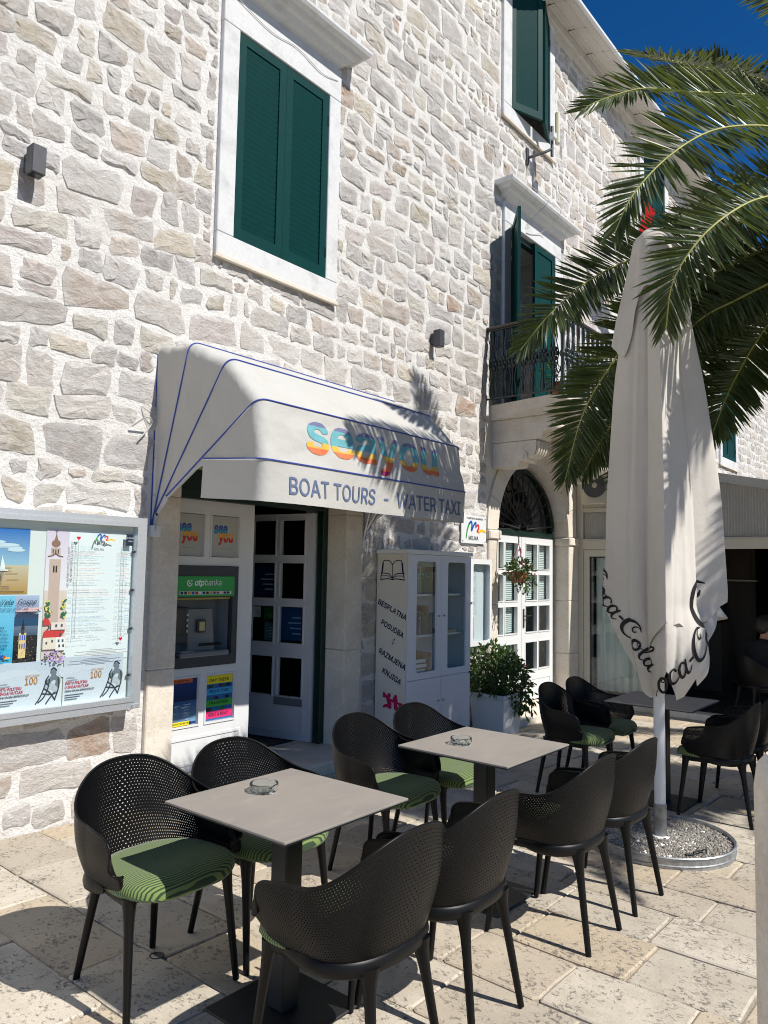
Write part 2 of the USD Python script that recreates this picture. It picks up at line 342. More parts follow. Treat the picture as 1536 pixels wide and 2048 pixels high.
def cat_rom(pts, n=10):
    p = np.asarray(pts, float); p = np.vstack([2*p[0]-p[1], p, 2*p[-1]-p[-2]]); out = []
    for i in range(1, len(p)-2):
        t = np.linspace(0, 1, n, endpoint=False)[:, None]
        out.append(.5*((2*p[i])+(-p[i-1]+p[i+1])*t+(2*p[i-1]-5*p[i]+4*p[i+1]-p[i+2])*t**2+(-p[i-1]+3*p[i]-3*p[i+1]+p[i+2])*t**3))
    return np.vstack(out+[p[-2:-1]])
def stroke(pts, n=8):
    """pts: (x, y, half width) control points -> a brush stroke"""
    q = cat_rom(pts, n); c = [Point(x, y).buffer(max(w, .004), 6) for x, y, w in q]
    return unary_union([unary_union([a, b]).convex_hull for a, b in zip(c[:-1], c[1:])])
class Print:
    def __init__(s, o, u=(1, 0, 0), v=(0, 0, 1), lift=.0012): s.M = frame_m(o, u, v); s.mb = MB(); s.l = 0; s.lift = lift
    def add(s, poly, col, layer=None):
        s.l += 1
        s.mb.flat(poly, s.M, s.lift+(s.l if layer is None else layer)*.00025, np.asarray(col)*.84); return s
    def rect(s, x0, x1, z0, z1, col, layer=None): return s.add(sbox(x0, z0, x1, z1), col, layer)
def lin(*c): return tuple(((x/255.)/12.92 if x/255. < .04045 else ((x/255.+.055)/1.055)**2.4) for x in c)
def G(x): return .02*(3.1-min(max(x, -8), 18))
def pix(P):
    q = (np.asarray(P, float)-EYE) @ np.stack([rt, upv, fw]).T
    return np.stack([768+FPX*q[..., 0]/q[..., 2], 1024-FPX*q[..., 1]/q[..., 2]], -1), q[..., 2]
# ================================================================== ground
gp = thing('paving', kind='structure')
gx = np.array([-60, -8, 18, 60.]); gy = np.array([-60., 4.0])
v = [(x, y, G(x)-.011) for x in gx for y in gy]
obj('joint_bed', MB().add(v, [[0, 2, 3, 1], [2, 4, 5, 3], [4, 6, 7, 5]]), M_['joint'], gp)
slabs = []
x = -1.6; SLC = [(.45, .385, .295), (.48, .42, .33), (.42, .365, .285), (.47, .39, .28), (.50, .44, .35), (.43, .36, .27), (.455, .37, .26)]
cidx = 0
while x < 17.5:
    w = rng.uniform(.31, .40) if x < 10 else rng.uniform(.34, .44)
    y = -7.2 + rng.uniform(0, .6)
    while y < -.02:
        L = rng.uniform(.42, .78); y1 = min(y+L, -.015)
        if y1-y > .1: slabs.append((x, x+w, y, y1))
        y = y1
    x += w
def slab_mesh(x0, x1, y0, y1):
    g = .0035; cx, cy = (x0+x1)/2, (y0+y1)/2
    j = lambda: rng.uniform(-.004, .004)
    c = .014
    P = np.array([(x0+g+c, y0+g), ((x0+x1)/2, y0+g), (x1-g-c, y0+g), (x1-g, y0+g+c), (x1-g, cy), (x1-g, y1-g-c), (x1-g-c, y1-g), (cx, y1-g), (x0+g+c, y1-g), (x0+g, y1-g-c), (x0+g, cy), (x0+g, y0+g+c)])
    P = P + rng.uniform(-.0045, .0045, P.shape); n = len(P)
    dz = rng.uniform(-.004, .003); tx, ty = rng.uniform(-.006, .006, 2)
    top = lambda p: np.array([G(q[0])+dz+tx*(q[0]-cx)+ty*(q[1]-cy) for q in p])
    Q = P+(np.array([cx, cy])-P)*np.array([min(.5, .008/((x1-x0)/2)), min(.5, .008/((y1-y0)/2))])
    V = np.vstack([np.column_stack([P, top(P)-.05]), np.column_stack([P, top(P)-.004-rng.uniform(0, .002, n)]), np.column_stack([Q, top(Q)]), [[cx, cy, G(cx)+dz]]])
    F = []
    for i in range(n):
        k = (i+1) % n
        for a in (0, n): F += [[a+i, a+k, a+n+k], [a+i, a+n+k, a+n+i]]
        F.append([2*n+i, 2*n+k, 3*n])
    return V, F
cen = np.array([((a+b)/2, (c+d)/2, G((a+b)/2)) for a, b, c, d in slabs])
pp, dep = pix(cen)
vis = (dep > .4) & (pp[:, 0] > -150) & (pp[:, 0] < 1690) & (pp[:, 1] < 2350)
size = np.where(vis, 1/np.maximum(dep, .3), 0); order = np.argsort(-size); top300 = set(order[:300][size[order[:300]] > 0])
rest = MB()
for i, s in enumerate(slabs):
    base = np.array(SLC[rng.integers(len(SLC))])*rng.uniform(.92, 1.1)*np.array([1.07, 1.08, 1.11])
    V, F = slab_mesh(*s)
    if i in top300: obj('slab', MB().add(V, F, base), M_['slab'], gp, color=True)
    else: rest.add(V, F, base)
obj('far_slabs', rest, M_['slab'], gp, color=True, kind='stuff')

# ================================================================== the stone building
bld = thing('stone_building', 'long rubble stone house with green shutters, balcony and arched white door', 'building')
ZT = 9.30; X0, X1 = -3.0, 27.0
ARC_C, ARC_R, ARC_Z = 8.537, .918, 2.06
wall_p = sbox(X0, -1.0, X1, ZT)
def arch_poly(r, z0, xc=ARC_C, zc=ARC_Z):
    a = np.linspace(0, PI, 25)
    return Polygon([(xc+r, z0)]+[(xc+r*math.cos(t), zc+r*math.sin(t)) for t in a]+[(xc-r, z0)])
opens = [(3.60, 4.63, 4.16, 5.85), (7.86, 8.89, 7.38, 9.06), (7.86, 9.04, 3.55, 5.87), (12.36, 13.39, 7.38, 9.06), (16.80, 17.85, 7.38, 9.06), (16.80, 17.85, 4.16, 5.85), (21.6, 22.65, 7.38, 9.06), (21.6, 22.65, 4.16, 5.85)]
op = [sbox(a-.008, c-.008, b+.008, d+.008) for a, b, c, d in opens]+[sbox(3.205, -1.1, 4.995, 2.375), arch_poly(ARC_R+.012, -1.1), sbox(10.3, -1.1, 15.2, 2.5)]
wall_p = wall_p.difference(unary_union(op))
# front sheet of the mortar, cut finely so that it can undulate, and the wall's body behind it
FRONT = frame_m((0, 0, 0), (1, 0, 0), (0, 0, 1))     # x right, z up, out of the wall = -y
obj('wall', MB().ext(wall_p, .5, FRONT, -.5), M_['mortar'], bld)

frames = {0: (3.44, 4.775, 3.985, 6.15), 1: (7.66, 9.03, 7.20, 9.16), 2: (7.70, 9.21, 3.55, 6.115), 3: (12.17, 13.57, 7.20, 9.16), 4: (16.64, 18.0, 7.20, 9.16), 5: (16.64, 18.01, 3.985, 6.15), 6: (21.45, 22.8, 7.2, 9.16), 7: (21.45, 22.8, 3.985, 6.15)}
def cornice(x0, x1, z0, proj, parent):
    pr = [(0, 0), (.03, 0), (.045, .03), (.085, .045), (.12, .085), (.15, .10), (.17, .10), (.19, .125), (.235, .14), (.25, .165), (.25, .19), (.02, .215), (0, .215)]
    pr = [(a*proj/.25, b) for a, b in pr]; mb = MB()
    R = []
    for xe, sg in ((x0, -1), (x1, 1)):
        R.append(np.array([(xe+sg*(p-.10), .0-p, z0+z) for p, z in pr]))
    R = [np.array([(q[0], .03, q[2]) for q in R[0]])] + R + [np.array([(q[0], .03, q[2]) for q in R[1]])]
    mb.rings(np.array(R), True, True)
    return obj('cornice', mb, M_['lime'], parent, smooth=20)
excl = []
for i, (a, b, c, d) in frames.items():
    o = opens[i]
    ring = sbox(a, c, b, d).difference(sbox(o[0], o[2], o[1], o[3]))
    # separate stones: two jambs, lintel, sill
    mb = MB(); z0i, z1i = o[2], o[3]; t = .04
    if c < z0i-.05: mb.box(a, b, -t, .16, c, z0i-.001, .006)
    mb.box(a+.001, o[0], -t, .16, z0i+.001 if c < z0i-.05 else c, z1i, .005); mb.box(o[1], b-.001, -t, .16, z0i+.001 if c < z0i-.05 else c, z1i, .005)
    mb.box(a, b, -t, .16, z1i+.002, d, .005)
    fr = obj('window_surround', mb, M_['lime'], bld)
    if c < z0i-.05: obj('sill', MB().box(a-.012, b+.012, -t-.012, -t+.02, c-.03, c+.004, .003), M_['lime2'], fr)
    if i in (0, 2, 5, 7): cornice(a-.03, b+.03, d+.002, .25, fr)
    excl.append(sbox(a-.01, c-.02, b+.01, d+(.2 if i in (0, 2, 5, 7) else 0)))
    # a dark room behind each opening
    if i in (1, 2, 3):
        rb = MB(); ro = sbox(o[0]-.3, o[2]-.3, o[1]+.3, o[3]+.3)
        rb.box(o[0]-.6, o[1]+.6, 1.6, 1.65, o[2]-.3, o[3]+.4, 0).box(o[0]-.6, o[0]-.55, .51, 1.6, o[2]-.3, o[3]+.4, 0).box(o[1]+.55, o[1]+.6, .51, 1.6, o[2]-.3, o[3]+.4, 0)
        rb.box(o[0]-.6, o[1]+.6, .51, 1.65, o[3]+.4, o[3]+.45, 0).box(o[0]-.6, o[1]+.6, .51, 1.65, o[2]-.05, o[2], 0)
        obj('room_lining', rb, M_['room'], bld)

# ---- shutters
def shutter(w, h, M, slats=True, single=True, panel=False, name='shutter', label=None):
    """local: x across from the hinge, z up, front = -y"""
    st, t = .075, .038; mb = MB()
    hole = sbox(st, st+.02, w-st, h-st)
    mb.ext(sbox(0, 0, w, h).difference(hole), t, M @ frame_m((0, t/2, 0), (1, 0, 0), (0, 0, 1)))
    if panel: mb.box(st+.012, w-st-.012, -.008, .008, st+.03, h-st-.012, .004, M)
    s = obj(name, mb, M_['green'], bld, label=label)
    if panel:
        obj('panel', MB().box(st-.004, w-st+.004, -.006, .011, st+.01, h-st+.004, .002, M), M_['green'], s)
    elif slats:
        n = int((h-2*st)/.0475); p = (h-2*st-.02)/n; allm = MB()
        for k in range(n):
            z = st+.02+(k+.5)*p; a = .16
            v = np.array([(-.0 if 0 else 0, 0, 0)])
            sl = MB(); Ms = np.eye(4); c_, s_ = math.cos(a), math.sin(a)
            Ms[:3, :3] = [[1, 0, 0], [0, c_, -s_], [0, s_, c_]]; Ms[:3, 3] = (0, -.003, z)
            (sl if single else allm).box(st+.001, w-st-.001, -.005, .005, -p*.475, p*.475, .003, M @ Ms)
            if single: obj('slat', sl, M_['green'], s)
        if not single: obj('slats', allm, M_['green'], s, kind='stuff')
        obj('back_board', MB().box(st, w-st, .016, .0185, st, h-st, 0, M), M_['dgreen'], s)
    hb = MB()
    for z in (h*.14, h*.86): hb.box(-.012, .012, -t/2-.008, -t/2+.004, z-.045, z+.045, .003, M)
    obj('hinge', hb, M_['dgreen'], s)
    return s
def T(x, y, z, a=0., flip=False):
    M = rotz(a, (x, y, z))
    if flip: M = M @ np.diag([-1, -1, 1, 1.]) ; 
    return M
def mirror_leaf(M): return M
# window 1, closed: left leaf hinged left, right leaf hinged right (turned half round so that it runs left)
shutter(.512, 1.68, T(3.602, -.008, 4.165))
Mr = np.eye(4); Mr[:3, 3] = (4.628, -.008, 4.165); Mr[0, 0] = -1
def shutter_r(x, y, z, ang, w, h, **k):
    """right-hand leaf: mirrored in x about its hinge"""
    Mm = rotz(-ang, (x, y, z)) @ np.diag([-1., 1, 1, 1])
    return shutter(w, h, Mm, **k)
shutter_r(4.628, -.008, 4.165, 0, .512, 1.68)
# window 2 above, both leaves ajar (they swing out towards the street)
shutter(.512, 1.67, T(7.865, -.012, 7.385, -.36), label='louvred shutter standing ajar, left leaf')
shutter_r(8.885, -.012, 7.385, -.36, .512, 1.67, label='louvred shutter standing ajar, right leaf')
# balcony door: right leaf closed, left leaf folded back
shutter_r(9.035, -.008, 3.56, 0, .55, 2.30, panel=True, label='closed flat panelled leaf of the balcony door')
LF_M = T(7.90, -.045, 3.56, -2.50)
lf_open = shutter(.53, 2.30, LF_M, panel=True, label='open leaf of the balcony door folded back to the wall')
dfr = MB().box(7.862, 7.93, .02, .10, 3.56, 5.868, .004).box(8.97, 9.038, .02, .10, 3.56, 5.868, .004).box(7.93, 8.97, .02, .10, 5.79, 5.868, .004)
obj('door_frame', dfr, M_['dgreen'], bld)
hpt = lambda *q_: (LF_M @ np.array([*q_, 1.]))[:3]
obj('door_handle', MB().box(.44, .475, .019, .032, .98, 1.2, .003, LF_M).tube([hpt(.457, .03, 1.12), hpt(.457, .075, 1.12), hpt(.35, .075, 1.13)], .009, 6), M_['blackm'], lf_open)
obj('curtain', MB().ext(sbox(8.0, 3.6, 8.12, 5.8), .02, FRONT, -.35), M_['curtain'], bld)
# window 3, 4, 5: right leaf shows mostly; far ones: slats joined
for xx in (12.365, 16.805, 21.605):
    shutter(.51, 1.67, T(xx, -.008, 7.385), single=False); shutter_r(xx+1.02, -.008, 7.385, 0, .51, 1.67, single=False)
for xx in (16.805, 21.605):
    shutter(.51, 1.68, T(xx, -.008, 4.165), single=False); shutter_r(xx+1.04, -.008, 4.165, 0, .51, 1.68, single=False)

# ---- string course, eaves and roof
bandx = X0
while bandx < X1:
    L = rng.uniform(.9, 1.4); obj('band_stone', MB().box(bandx+.002, min(bandx+L, X1)-.002, -.05, .05, 9.162, 9.298, .006), M_['lime'], bld); bandx += L
ep = [(.02, 9.30), (-.09, 9.298), (-.105, 9.285), (-.15, 9.282), (-.165, 9.262), (-.31, 9.235), (-.325, 9.222), (-.40, 9.205), (-.42, 9.20), (-.43, 9.215), (-.43, 9.235), (.02, 9.40)]
ex = X0
while ex < X1:
    L = .62 if ex < 16 else 2.5; b = min(ex+L, X1)
    R = np.array([[(xx, y, z) for y, z in ep] for xx in (ex+.0015, b-.0015)])
    obj('eave_block', MB().rings(R[::-1], True, True), M_['eave'], bld); ex = b
obj('gutter', MB().box(X0, X1, -.485, -.432, 9.175, 9.238, .012), M_['white'], bld)
rf = obj('roof', MB().add([(X0, -.47, 9.245), (X1, -.47, 9.245), (X1, 5.0, 11.9), (X0, 5.0, 11.9)], [[0, 1, 2, 3]]).add([(X0, 5, 11.9), (X1, 5, 11.9), (X1, 9.5, 9.5), (X0, 9.5, 9.5)], [[0, 1, 2, 3]]), M_['roof'], bld)
obj('end_wall', MB().box(X0, X0+.4, .5, 9.4, -.5, 9.4, 0).box(X1-.4, X1, .5, 9.4, -1, 9.4, 0).box(X0, X1, 9.0, 9.4, -1, 9.4, 0), M_['mortar'], bld)

# ---- rubble stones of the facade
lamp_spots = []
ex_geo = unary_union(excl+[sbox(2.98, -1, 5.23, 2.42), arch_poly(ARC_R+.235, -1), sbox(7.40, 2.0, 7.66, 3.42), sbox(9.40, 2.0, 9.78, 3.42), sbox(7.30, 3.36, 9.78, 3.58), sbox(9.72, -1, 15.6, 3.3), sbox(7.40, -1, 9.74, 2.3)])
ex_prep = shapely.prepared.prep(ex_geo)
TONES = [((.50, .46, .42), 5), ((.53, .49, .45), 5), ((.58, .545, .505), 4), ((.43, .40, .375), 3), ((.51, .48, .46), 3.5), ((.53, .47, .38), 2.2), ((.50, .43, .37), 2), ((.57, .53, .46), 2), ((.44, .31, .23), .3), ((.50, .44, .41), 1.2), ((.42, .35, .28), .5)]
tw = np.array([t[1] for t in TONES]); tw = tw/tw.sum()
cells = []
def waves(): 
    ph = rng.uniform(0, 20)
    return lambda x: .022*math.sin(x*1.9+ph)+.015*math.sin(x*4.7+ph*2)
z = -.62; lo = lambda x: -.62
zlev = z
while zlev < 9.25:
    h = rng.choice([.11, .14, .17, .20, .23, .28], p=[.08, .18, .24, .24, .16, .10]); w_ = waves(); base = zlev+h
    up_ = (lambda b, w: (lambda x: b+w(x)))(base, w_)
    x = X0-.1; stepx = 24.5
    while x < stepx:
        w = float(np.clip(rng.lognormal(math.log(h*1.35), .38), .10, .52)); x1 = x+w
        za, zb, zc, zd = lo(x), lo(x1), up_(x1), up_(x)
        jt = lambda s=.022: rng.uniform(-s, s)
        if h > .2 and w < .3 and rng.random() < .35:     # two small stones on top of each other
            f = rng.uniform(.38, .62); m1, m2 = za+(zd-za)*f, zb+(zc-zb)*f
            cells.append([(x, za), (x1, zb), (x1, m2+jt(.01)), (x, m1)]); cells.append([(x, m1), (x1, m2), (x1, zc), (x, zd)])
        else:
            cells.append([(x, za), (x1+jt()*.3, zb), (x1, zc), (x, zd)])
        x = x1
    lo = up_; zlev = base
N_R = 14
stones = []
for c in cells:
    cc = np.array(c); ctr = cc.mean(0)
    if ctr[0] > 24.4 or ctr[1] > 9.16: continue
    cc = cc+rng.uniform(-.034, .034, cc.shape)
    p = Polygon(cc)
    if not p.is_valid: continue
    j = rng.uniform(.001, .014)
    p = p.buffer(-j-.02).buffer(.02, 3)
    if p.is_empty: continue
    if p.geom_type != 'Polygon': p = max(p.geoms, key=lambda g: g.area)
    if ex_prep.intersects(p):
        if ex_prep.contains(p): continue
        p = p.difference(ex_geo.buffer(.012))
        if p.is_empty: continue
        if p.geom_type != 'Polygon': p = max(geoms(p), key=lambda g: g.area, default=None)
        if p is None or p.area < .003: continue
        p = p.buffer(-.008).buffer(.008)
        if p.is_empty: continue
        if p.geom_type != 'Polygon': p = max(geoms(p), key=lambda g: g.area)
    if p.area < .0025 or p.bounds[3] > 9.16: continue
    s = np.linspace(0, p.exterior.length, N_R, endpoint=False)
    ring = np.array([p.exterior.interpolate(q).coords[0] for q in s])
    if Polygon(ring).exterior.is_ccw is False: ring = ring[::-1]
    ring = ring+rng.uniform(-.0075, .0075, ring.shape)
    stones.append((ring, p.area))
def stone_mesh(ring, area):
    n = len(ring); c = ring.mean(0); d = rng.uniform(.003, .013); k = min(1., math.sqrt(area)/.2)
    r1 = c+(ring-c)*(1-.013/np.maximum(np.linalg.norm(ring-c, axis=1, keepdims=True), .05)); r2 = c+(ring-c)*rng.uniform(.45, .66, (n, 1))+rng.uniform(-.014, .014, ring.shape)*k
    y0 = np.full(n, .02); y1 = -d*rng.uniform(.0, .85, n); tilt = rng.uniform(-.06, .06, 2)
    y2 = -d*rng.uniform(.55, 1.25, n)-.008*k*rng.random(n)+(r2-c)@tilt*.6
    y1 = y1+(r1-c)@tilt*.5
    V = np.vstack([np.column_stack([ring[:, 0], y0, ring[:, 1]]), np.column_stack([r1[:, 0], np.minimum(y1, .004), r1[:, 1]]), np.column_stack([r2[:, 0], np.clip(y2, -.036, -.002), r2[:, 1]]), [[c[0], -min(d*1.1, .034), c[1]]]])
    F = []
    for i in range(n):
        q = (i+1) % n
        for a in (0, n): F += [[a+i, a+q, a+n+q], [a+i, a+n+q, a+n+i]]
        F.append([2*n+i, 2*n+q, 3*n])
    return V, F
ctr = np.array([(r[:, 0].mean(), 0, r[:, 1].mean()) for r, a in stones]); ar = np.array([a for r, a in stones])
q, dep = pix(ctr); vis = (dep > 1) & (q[:, 0] > 0) & (q[:, 0] < 1536) & (q[:, 1] > 0) & (q[:, 1] < 2048)
score = np.where(vis, np.sqrt(ar)/np.maximum(dep, 1), 0); top = set(np.argsort(-score)[:300])
rest = MB()
for i, (r, a) in enumerate(stones):
    col = np.array(TONES[rng.choice(len(TONES), p=tw)][0])*rng.uniform(.84, 1.12)
    V, F = stone_mesh(r, a); nn = len(r)
    ec = np.array((.60, .575, .545)); col = np.vstack([np.tile(ec, (nn, 1)), ec+(col-ec)*rng.uniform(.25, 1.0, (nn, 1)), np.tile(col, (nn+1, 1))])
    if i in top: obj('stone', MB().add(V, F, col), M_['stone'], bld, color=True)
    else: rest.add(V, F, col)
obj('smaller_stones', rest, M_['stone'], bld, color=True, kind='stuff')

# ---- balcony
bs = MB()
prof = [(0, 3.37), (.86, 3.37), (.88, 3.395), (.905, 3.40), (.93, 3.43), (.965, 3.455), (.985, 3.47), (1.0, 3.49), (1.0, 3.55), (0, 3.55)]
BXL, BXR = 7.326, 9.60
R = []
for xe, sg in ((BXL, -1), (BXR, 1)): R.append(np.array([(xe-sg*(1.0-max(p, .86)), -p, z) for p, z in prof]))
bs.rings(np.array(R), True, True)
obj('balcony_slab', bs, M_['lime2'], bld, smooth=25)
def scroll(yc, zc, r, x0, x1):
    return MB().lathe([(.0, 0), (r, 0), (r, x1-x0), (0, x1-x0)], n=20, M=frame_m((x0, yc, zc), (0, 1, 0), (0, 0, 1)))
for xa in (7.50, 9.20):
    xb_ = xa+.24
    up1 = Polygon([(0, 3.368), (.80, 3.368), (.80, 3.30), (.765, 3.285), (.75, 3.24), (.70, 3.20), (.66, 3.185), (.64, 3.125), (.60, 3.108), (0, 3.108)])
    lo1 = Polygon([(0, 3.106), (.565, 3.106), (.575, 3.06), (.565, 2.98), (.54, 2.93), (.50, 2.905), (.445, 2.90), (.40, 2.915), (.365, 2.885), (.345, 2.84), (.33, 2.812), (0, 2.812)])
    MY = frame_m((xb_, 0, 0), (0, -1, 0), (0, 0, 1))      # profile (outwards, z); extruded towards -x
    cs = obj('console', MB().ext(up1, .24, MY).ext(lo1.buffer(-.003), .225, MY, .008), M_['lime2'], bld)
    fl = MB()
    for k in range(4): fl.tube([(xa+.035+k*.057, -.578, 3.085), (xa+.035+k*.057, -.588, 3.03), (xa+.035+k*.057, -.574, 2.975), (xa+.035+k*.057, -.55, 2.94)], .020, 8)
    obj('fluting', fl, M_['lime2'], cs, smooth=40)
    for yc, zc, r in ((-.40, 2.93, .062), (-.745, 3.255, .062)):
        obj('scroll', MB().tube([(xa-.012, yc, zc), (xb_+.012, yc, zc)], r, 18).tube([(xa-.022, yc, zc), (xb_+.022, yc, zc)], r*.45, 14), M_['lime2'], cs, smooth=40)
# railing
rail = thing('balcony_railing', parent=bld)
rm = MB(); RY = -.955; ZR = 4.43
xl, xr = BXL+.045, BXR-.045
for a, b in (((xl, .0, ZR), (xl, RY-.03, ZR)), ((xl-.03, RY, ZR), (xr+.03, RY, ZR)), ((xr, RY-.03, ZR), (xr, 0, ZR))):
    rm.bar(a, b, .062, .034, b=.01)
obj('handrail', rm, M_['brownp'], rail)
lr = MB()
for zz in (3.60, ):
    lr.bar((xl, 0, zz), (xl, RY, zz), .03, .014); lr.bar((xl, RY, zz), (xr, RY, zz), .03, .014); lr.bar((xr, RY, zz), (xr, 0, zz), .03, .014)
lr.bar((xl, 0, 4.40), (xl, RY, 4.40), .03, .012); lr.bar((xl, RY, 4.40), (xr, RY, 4.40), .03, .012); lr.bar((xr, RY, 4.40), (xr, 0, 4.40), .03, .012)
obj('rail_bars', lr, M_['iron'], rail)
def baluster(x, y, ang):
    """a pair of slim turned stems with rosettes between, one casting"""
    mb = MB(); c, s = math.cos(ang), math.sin(ang)
    ps = [(0, 3.60), (.010, 3.60), (.014, 3.63), (.022, 3.66), (.014, 3.70), (.009, 3.78), (.011, 3.90), (.018, 3.98), (.021, 4.0), (.018, 4.02), (.011, 4.10), (.009, 4.22), (.016, 4.30), (.024, 4.34), (.018, 4.385), (.0, 4.40)]
    mb.lathe([(r_, z_) for r_, z_ in ps], (x, y, 0), 8)
    for zc, R_ in ((4.0, .052), (4.2, .022), (3.80, .022)):
        for k in range(6 if R_ > .03 else 4):
            a = k*2*PI/(6 if R_ > .03 else 4); du = R_*.75*math.cos(a)
            m = trimesh.creation.icosphere(1, R_*.48); mb.add(m.vertices*[1, 1, 1.1]+np.array([x+du*c, y+du*s, zc+R_*1.15*math.sin(a)]), m.faces)
    # curved side stems joining the rosettes
    for sg in (-1, 1):
        pts = [(3.62, .036), (3.72, .034), (3.80, .022), (3.88, .034), (3.95, .05), (4.0, .058), (4.05, .05), (4.12, .034), (4.20, .022), (4.28, .034), (4.38, .038)]
        mb.tube([(x+sg*d*c, y+sg*d*s, z_) for z_, d in pts], .0062, 5)
    return mb
for k in range(7): obj('baluster', baluster(xl, -.09-.127*k, PI/2), M_['iron'], rail, smooth=40)
for k in range(16): obj('baluster', baluster(xl+.13*(k+1)+.0, RY, 0), M_['iron'], rail, smooth=40)
for k in range(3): obj('baluster', baluster(xr, -.09-.29*k, PI/2), M_['iron'], rail, smooth=40)
for xx in (xl, xr):
    pst = [(0, 3.552), (.045, 3.552), (.045, 3.58), (.03, 3.60), (.038, 3.64), (.03, 3.69), (.022, 3.74), (.02, 3.95), (.034, 3.97), (.034, 4.0), (.02, 4.03), (.024, 4.2), (.036, 4.24), (.03, 4.29), (.036, 4.34), (.022, 4.40), (0, 4.41)]
    obj('corner_post', MB().lathe(pst, (xx, RY, 0), 14), M_['iron'], rail, smooth=40)

# ---- arched doorway
ring = arch_poly(ARC_R+.24, -.3).difference(arch_poly(ARC_R, -.4)).intersection(sbox(7, 2.105, 10, 4))
arcs = MB()
nv = 9
for k in range(nv):
    a0, a1 = PI*k/nv+.004, PI*(k+1)/nv-.004
    a = np.linspace(a0, a1, 6); ro = ARC_R+.24
    w = Polygon([(ARC_C+ro*math.cos(t), ARC_Z+.045+ro*math.sin(t)) for t in a]+[(ARC_C+ARC_R*math.cos(t), ARC_Z+.045+ARC_R*math.sin(t)) for t in a[::-1]])
    obj('arch_stone', MB().ext(w, .205, frame_m((0, .18, 0), (1, 0, 0), (0, 0, 1))), M_['lime2'], bld)
for xa, xb_ in ((ARC_C-ARC_R-.215, ARC_C-ARC_R), (ARC_C+ARC_R, ARC_C+ARC_R+.275)):
    zz = -.2
    for zt in (.55, 1.25, 1.99):
        obj('jamb_stone', MB().box(xa, xb_, -.03, .18, zz+.002, zt, .008), M_['lime2'], bld); zz = zt
    obj('impost', MB().box(xa-.02, xb_+(.02 if xa > 9 else .03), -.055, .18, 1.992, 2.10, .014), M_['lime2'], bld)
obj('door_step', MB().box(7.42, 9.72, -.36, .19, -.30, -.012, .012), M_['lime2'], bld)
# green frame, transom and fanlight
YD = .20
gf = MB().ext(arch_poly(ARC_R-.002, -.01).difference(arch_poly(ARC_R-.032, -.1)), .07, frame_m((0, YD+.08, 0), (1, 0, 0), (0, 0, 1)))
gf.box(ARC_C-ARC_R+.03, ARC_C+ARC_R-.03, YD-.02, YD+.075, 2.075, 2.15, .006)
obj('door_frame', gf, M_['dgreen'], bld)
fan = thing('fanlight', parent=bld)
hc = (ARC_C, YD-.035, 2.16); fr_ = ARC_R-.055
obj('pane', MB().ext(arch_poly(fr_, 1.9).intersection(sbox(7, 2.15, 10, 4)), .006, frame_m((0, YD+.05, 0), (1, 0, 0), (0, 0, 1))), M_['paned'], fan)
for k in range(13):
    a = PI*(k+.5)/13; obj('bar', MB().tube([(hc[0]+.10*math.cos(a), hc[1], hc[2]+.10*math.sin(a)), (hc[0]+(fr_-.03)*math.cos(a), hc[1], hc[2]+(fr_-.12)*math.sin(a))], .0085 if k % 3 else .012, 6), M_['blackm'], fan)
for rr, s_ in ((.50, .0095), (.10, .016), (fr_-.02, .014)):
    a = np.linspace(.02, PI-.02, 30)
    obj('curved_bar', MB().tube([(hc[0]+rr*math.cos(t), hc[1], hc[2]+(rr-(.1 if rr > .6 else 0))*math.sin(t)) for t in a], s_, 6), M_['blackm'], fan)
for rr in (.16, .22):
    for k in range(5):
        a0 = PI*(k+.5)/5; cc_ = (hc[0]+rr*math.cos(a0), hc[2]+rr*math.sin(a0)); t = np.linspace(0, 2*PI, 9)
        obj('scroll_ring', MB().tube([(cc_[0]+.04*math.cos(q_), hc[1]-.002, max(cc_[1]+.04*math.sin(q_), 2.155)) for q_ in t], .006, 5), M_['blackm'], fan)
obj('hall_lining', MB().box(7.4, 9.7, 2.2, 2.25, -.2, 3.3, 0).box(7.35, 7.4, .51, 2.2, -.2, 3.3, 0).box(9.7, 9.75, .51, 2.2, -.2, 3.3, 0).box(7.4, 9.7, .51, 2.2, 3.25, 3.3, 0).box(7.4, 9.7, .19, 2.2, -.3, -.015, 0), M_['room'], bld)

